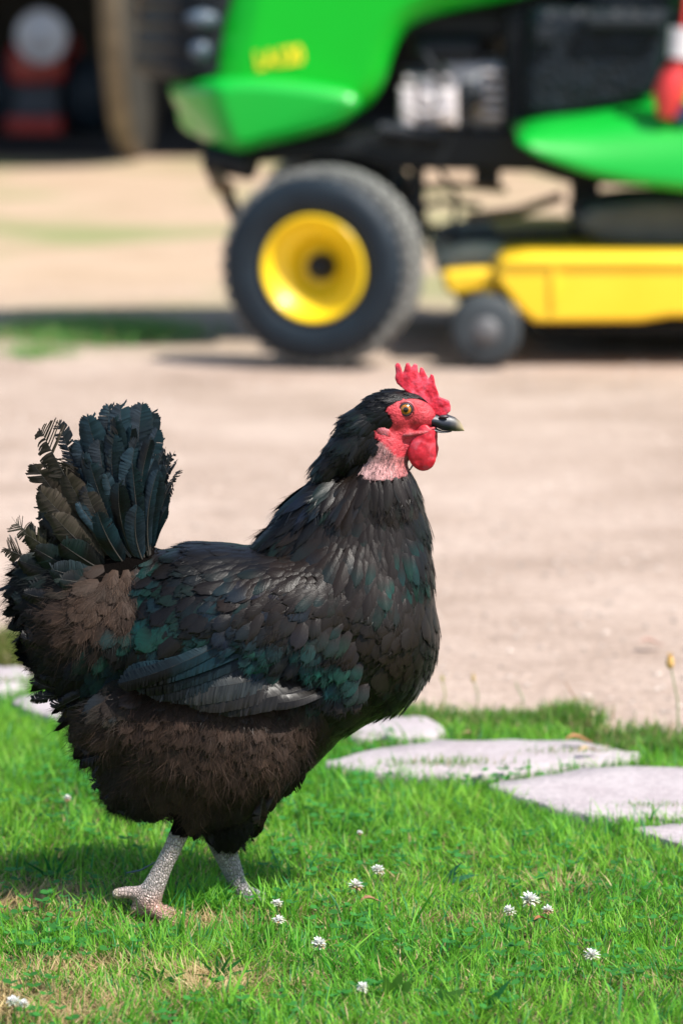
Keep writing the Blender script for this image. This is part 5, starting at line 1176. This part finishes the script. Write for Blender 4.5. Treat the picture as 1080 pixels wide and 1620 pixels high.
# yellow mowing deck
b = MB(); side(b, [(786, 424), (800, 408), (840, 403), (1500, 403), (1520, 420), (1520, 500), (1060, 502), (1010, 510), (845, 511), (822, 494), (786, 446)], 6.985, 8.02, rnd=.010, nose=.0)
for x_ in (872, 1290): side(b, [(x_, 425), (x_+7, 425), (x_+7, 488), (x_, 488)], 6.978, 6.995, rnd=.002, ns=1)
side(b, [(800, 414), (1512, 414), (1512, 420), (800, 420)], 6.977, 6.995, rnd=.002, ns=1)
dk = b.build('mower_deck', M['deck_yellow'], mw)
b = MB(); side(b, [(783, 438), (1510, 440), (1510, 446), (783, 446)], 7.022, 7.06, rnd=.002, smooth=False, ns=1)
b.build('deck_seam', M['yellow'], dk) if False else None
b = MB(); side(b, catmull([(700, 440), (712, 430), (790, 428), (800, 450), (760, 462), (712, 466)], 3), 7.08, 7.16, rnd=.01); b.tube([P(776, 440, 7.06), P(768, 512, 7.06)], .014); b.build('caster_bracket', M['deck_yellow'], dk)
b = MB(); side(b, catmull([(690, 430), (706, 400), (740, 388), (800, 392), (800, 430), (750, 436)], 3), 7.2, 7.9, rnd=.03); b.build('front_guard', simple('pale_deck_front', (.42, .40, .30), .8, scale=20), dk)  # far part of the deck in one pale tan colour
b = MB(); side(b, catmull([(940, 325), (1200, 320), (1200, 384), (950, 384)], 3), 7.2, 7.6, rnd=.02); b.build('spindle_cover', simple('dull_grey_cover', (.10, .11, .12), .6, scale=20), dk)
b = MB(); side(b, [(850, 512), (1500, 505), (1500, 535), (850, 530)], 7.12, 7.92, rnd=.01, smooth=False, ns=1); b.build('blade_shroud', M['black_steel'], dk)
def gauge(px, Y_, parent):
    c = P(px, 512, Y_); c.z = .070
    M4 = Matrix.Translation(c) @ Matrix.Rotation(R(-90), 4, 'X'); r = .069
    t = MB().lathe([(.012, .0), (r*.45, -.004), (r*.62, .0), (r*.9, -.002), (r, .012), (r, .05), (r*.9, .064), (.012, .064)], M4, 40).build('gauge_wheel', simple('grey_rubber', (.035, .045, .052), .7, scale=30), parent)
    MB().lathe([(.001, -.012), (r*.26, -.011), (r*.42, -.002), (r*.42, .01)], M4, 30).build('hub', simple('grey_hub', (.12, .12, .125), .6, scale=30), t)
gauge(768, 6.95, dk); gauge(768, 7.9, dk)
# wheels
W3 = (M['rubber'], M['tread'], M['yellow'])
ya = R(17); c = P(493, 437, 6.93); c.z = .190
w1 = wheel(mw, c, (math.sin(ya), math.cos(ya), 0), .191, .145, .101, W3)
c2 = Vector((c.x+.03, 7.97, c.z)); wheel(mw, c2, (-math.sin(-ya), -math.cos(ya), 0), .189, .145, .108, W3)
rx = c.x+1.24
for yy, d in ((6.99, 1), (8.04, -1)): wheel(mw, (rx, yy, .25), (0, d, 0), .252, .22, .125, W3, lugs=30)
# seat
b = MB(); side(b, catmull([(1330, -120), (1400, -150), (1560, -145), (1600, -110), (1560, -85), (1350, -85)], 3), 7.28, 7.74, rnd=.03); side(b, catmull([(1560, -110), (1600, -140), (1640, -400), (1690, -410), (1680, -160), (1640, -90)], 3), 7.28, 7.74, rnd=.03); b.build('seat', M['seat'], mw)

# ------------------------------------------------------------------ old tractor tyre, red machine, barn
def old_tyre():
    Rt, W_ = .95, .078; a = R(3.4); lean = R(-1.5)
    ct = G(190, 262); ct = Vector((ct.x, 14.05, 0))
    t = thing('tractor_tyre', 'tall dusty old tractor wheel standing edge on at the mouth of the dark barn', 'tractor wheel', ct)
    cc = ct+Vector((.055, 0, Rt)); ax = Vector((math.cos(a), -math.sin(a), lean)).normalized()
    M4 = Matrix.Translation(cc) @ ax.to_track_quat('Z', 'Y').to_matrix().to_4x4()
    h = W_/2
    MB().lathe([(Rt*.99, -h), (Rt, -h*.6), (Rt+.004, 0), (Rt, h*.6), (Rt*.985, h)], M4, 96).build('tread', M['old_tyre'], t)
    b = MB(); b.lathe([(Rt*.985, h), (Rt*.93, h*1.35), (Rt*.8, h*1.45), (Rt*.62, h*1.1), (Rt*.60, h*.7)], M4, 96); b.lathe([(Rt*.99, -h), (Rt*.93, -h*1.35), (Rt*.8, -h*1.45), (Rt*.62, -h*1.1), (Rt*.60, -h*.7)], M4, 96)
    b.build('sidewall', M['old_side'], t)
    b = MB(); b.lathe([(Rt*.60, h*.9), (Rt*.56, h*.5), (Rt*.5, 0), (.10, .02), (.08, .05), (.001, .05)], M4, 64); b.build('rim', simple('rusty_rim', (.10, .06, .04), .8, scale=20), t)
old_tyre()
def red_machine():
    Y_ = 15.6; k = Y_/F
    t = thing('old_tractor', 'small red machine with a round silver lamp in the dark barn', 'tractor', (P(50, 200, Y_).x, Y_+.3, 0))
    b = MB(); side(b, catmull([(12, 88), (30, 66), (92, 66), (100, 92), (96, 128), (20, 132)], 3), Y_, Y_+1.0, rnd=.03); b.build('body', M['red'], t)
    b = MB(); side(b, [(14, 130), (92, 130), (92, 186), (14, 186)], Y_+.04, Y_+.9, rnd=.01, smooth=False); b.build('radiator', simple('blue_grey_steel', (.05, .06, .08), .5, scale=9), t)
    b = MB(); side(b, [(8, 186), (96, 186), (96, 212), (8, 212)], Y_-.03, Y_+.4, rnd=.01, smooth=False); b.build('front_beam', M['red'], t)
    c = P(66, 58, Y_-.10)
    b = MB(); b.lathe([(.04, .10), (.085, .06), (42*k, .0), (41*k, -.01), (36*k, -.006), (20*k, -.018), (.001, -.024)], Matrix.Translation(c) @ Matrix.Rotation(R(-90), 4, 'X') @ Matrix.Rotation(R(10), 4, 'Y'), 32)
    b.build('headlamp', simple('silver_lamp', (.75, .78, .85), .35, metal=.1, c2=(.6, .6, .66), scale=9), t)
    for s_ in (-10, 118):
        c = P(s_, 200, Y_+.2); r = .17; c.z = r
        b = MB(); b.lathe([(r*.5, 0), (r*.9, -.02), (r, .02), (r, .10), (r*.9, .13), (r*.4, .13)], Matrix.Translation(c) @ Matrix.Rotation(R(90), 4, 'Y'), 28); b.build('wheel', M['rubber'], t)
red_machine()
def barn():
    x0, x1, y0, y1, h = -5, 6.5, 13.35, 20.5, 3.1
    t = thing('barn', 'dark open fronted wooden barn behind the mower', 'barn', (0, 16, 0))
    for nm, a, c in (('back_wall', (x0, y1, 0), (x1, y1+.1, h)), ('side_wall', (x0-.1, y0+.6, 0), (x0, y1, h)), ('side_wall', (x1, y0+.6, 0), (x1+.1, y1, h))):
        b = MB(); b.box(a, c)
        if nm == 'back_wall':
            for k in range(38): xx = x0+.15+k*.3; b.box((xx, y1-.02, .02), (xx+.05, y1-.001, h-.05))
        b.build(nm, M['wood'], t)
    b = MB(); b.add([(x0-.4, y0-.35, 2.62), (x1+.4, y0-.35, 2.62), (x1+.4, y1+.4, 3.5), (x0-.4, y1+.4, 3.5), (x0-.4, y0-.35, 2.72), (x1+.4, y0-.35, 2.72), (x1+.4, y1+.4, 3.6), (x0-.4, y1+.4, 3.6)], [(3, 2, 1, 0), (4, 5, 6, 7), (0, 1, 5, 4), (1, 2, 6, 5), (2, 3, 7, 6), (3, 0, 4, 7)])
    b.build('roof', M['roofing'], t)
    for xx in (-3.2, 1.6, 4.6):
        b = MB(); b.box((xx, y0+.65, 0), (xx+.16, y0+.81, 2.8)); b.build('post', M['wood'], t)
    b = MB(); b.add([(x0, 14.15, .003), (x1, 14.15, .003), (x1, y1, .003), (x0, y1, .003)], [(0, 1, 2, 3)])
    o = b.build('barn_floor', simple('dark_earth_floor', (.04, .035, .03), 1, scale=3)); tag(o, kind='structure')
barn()
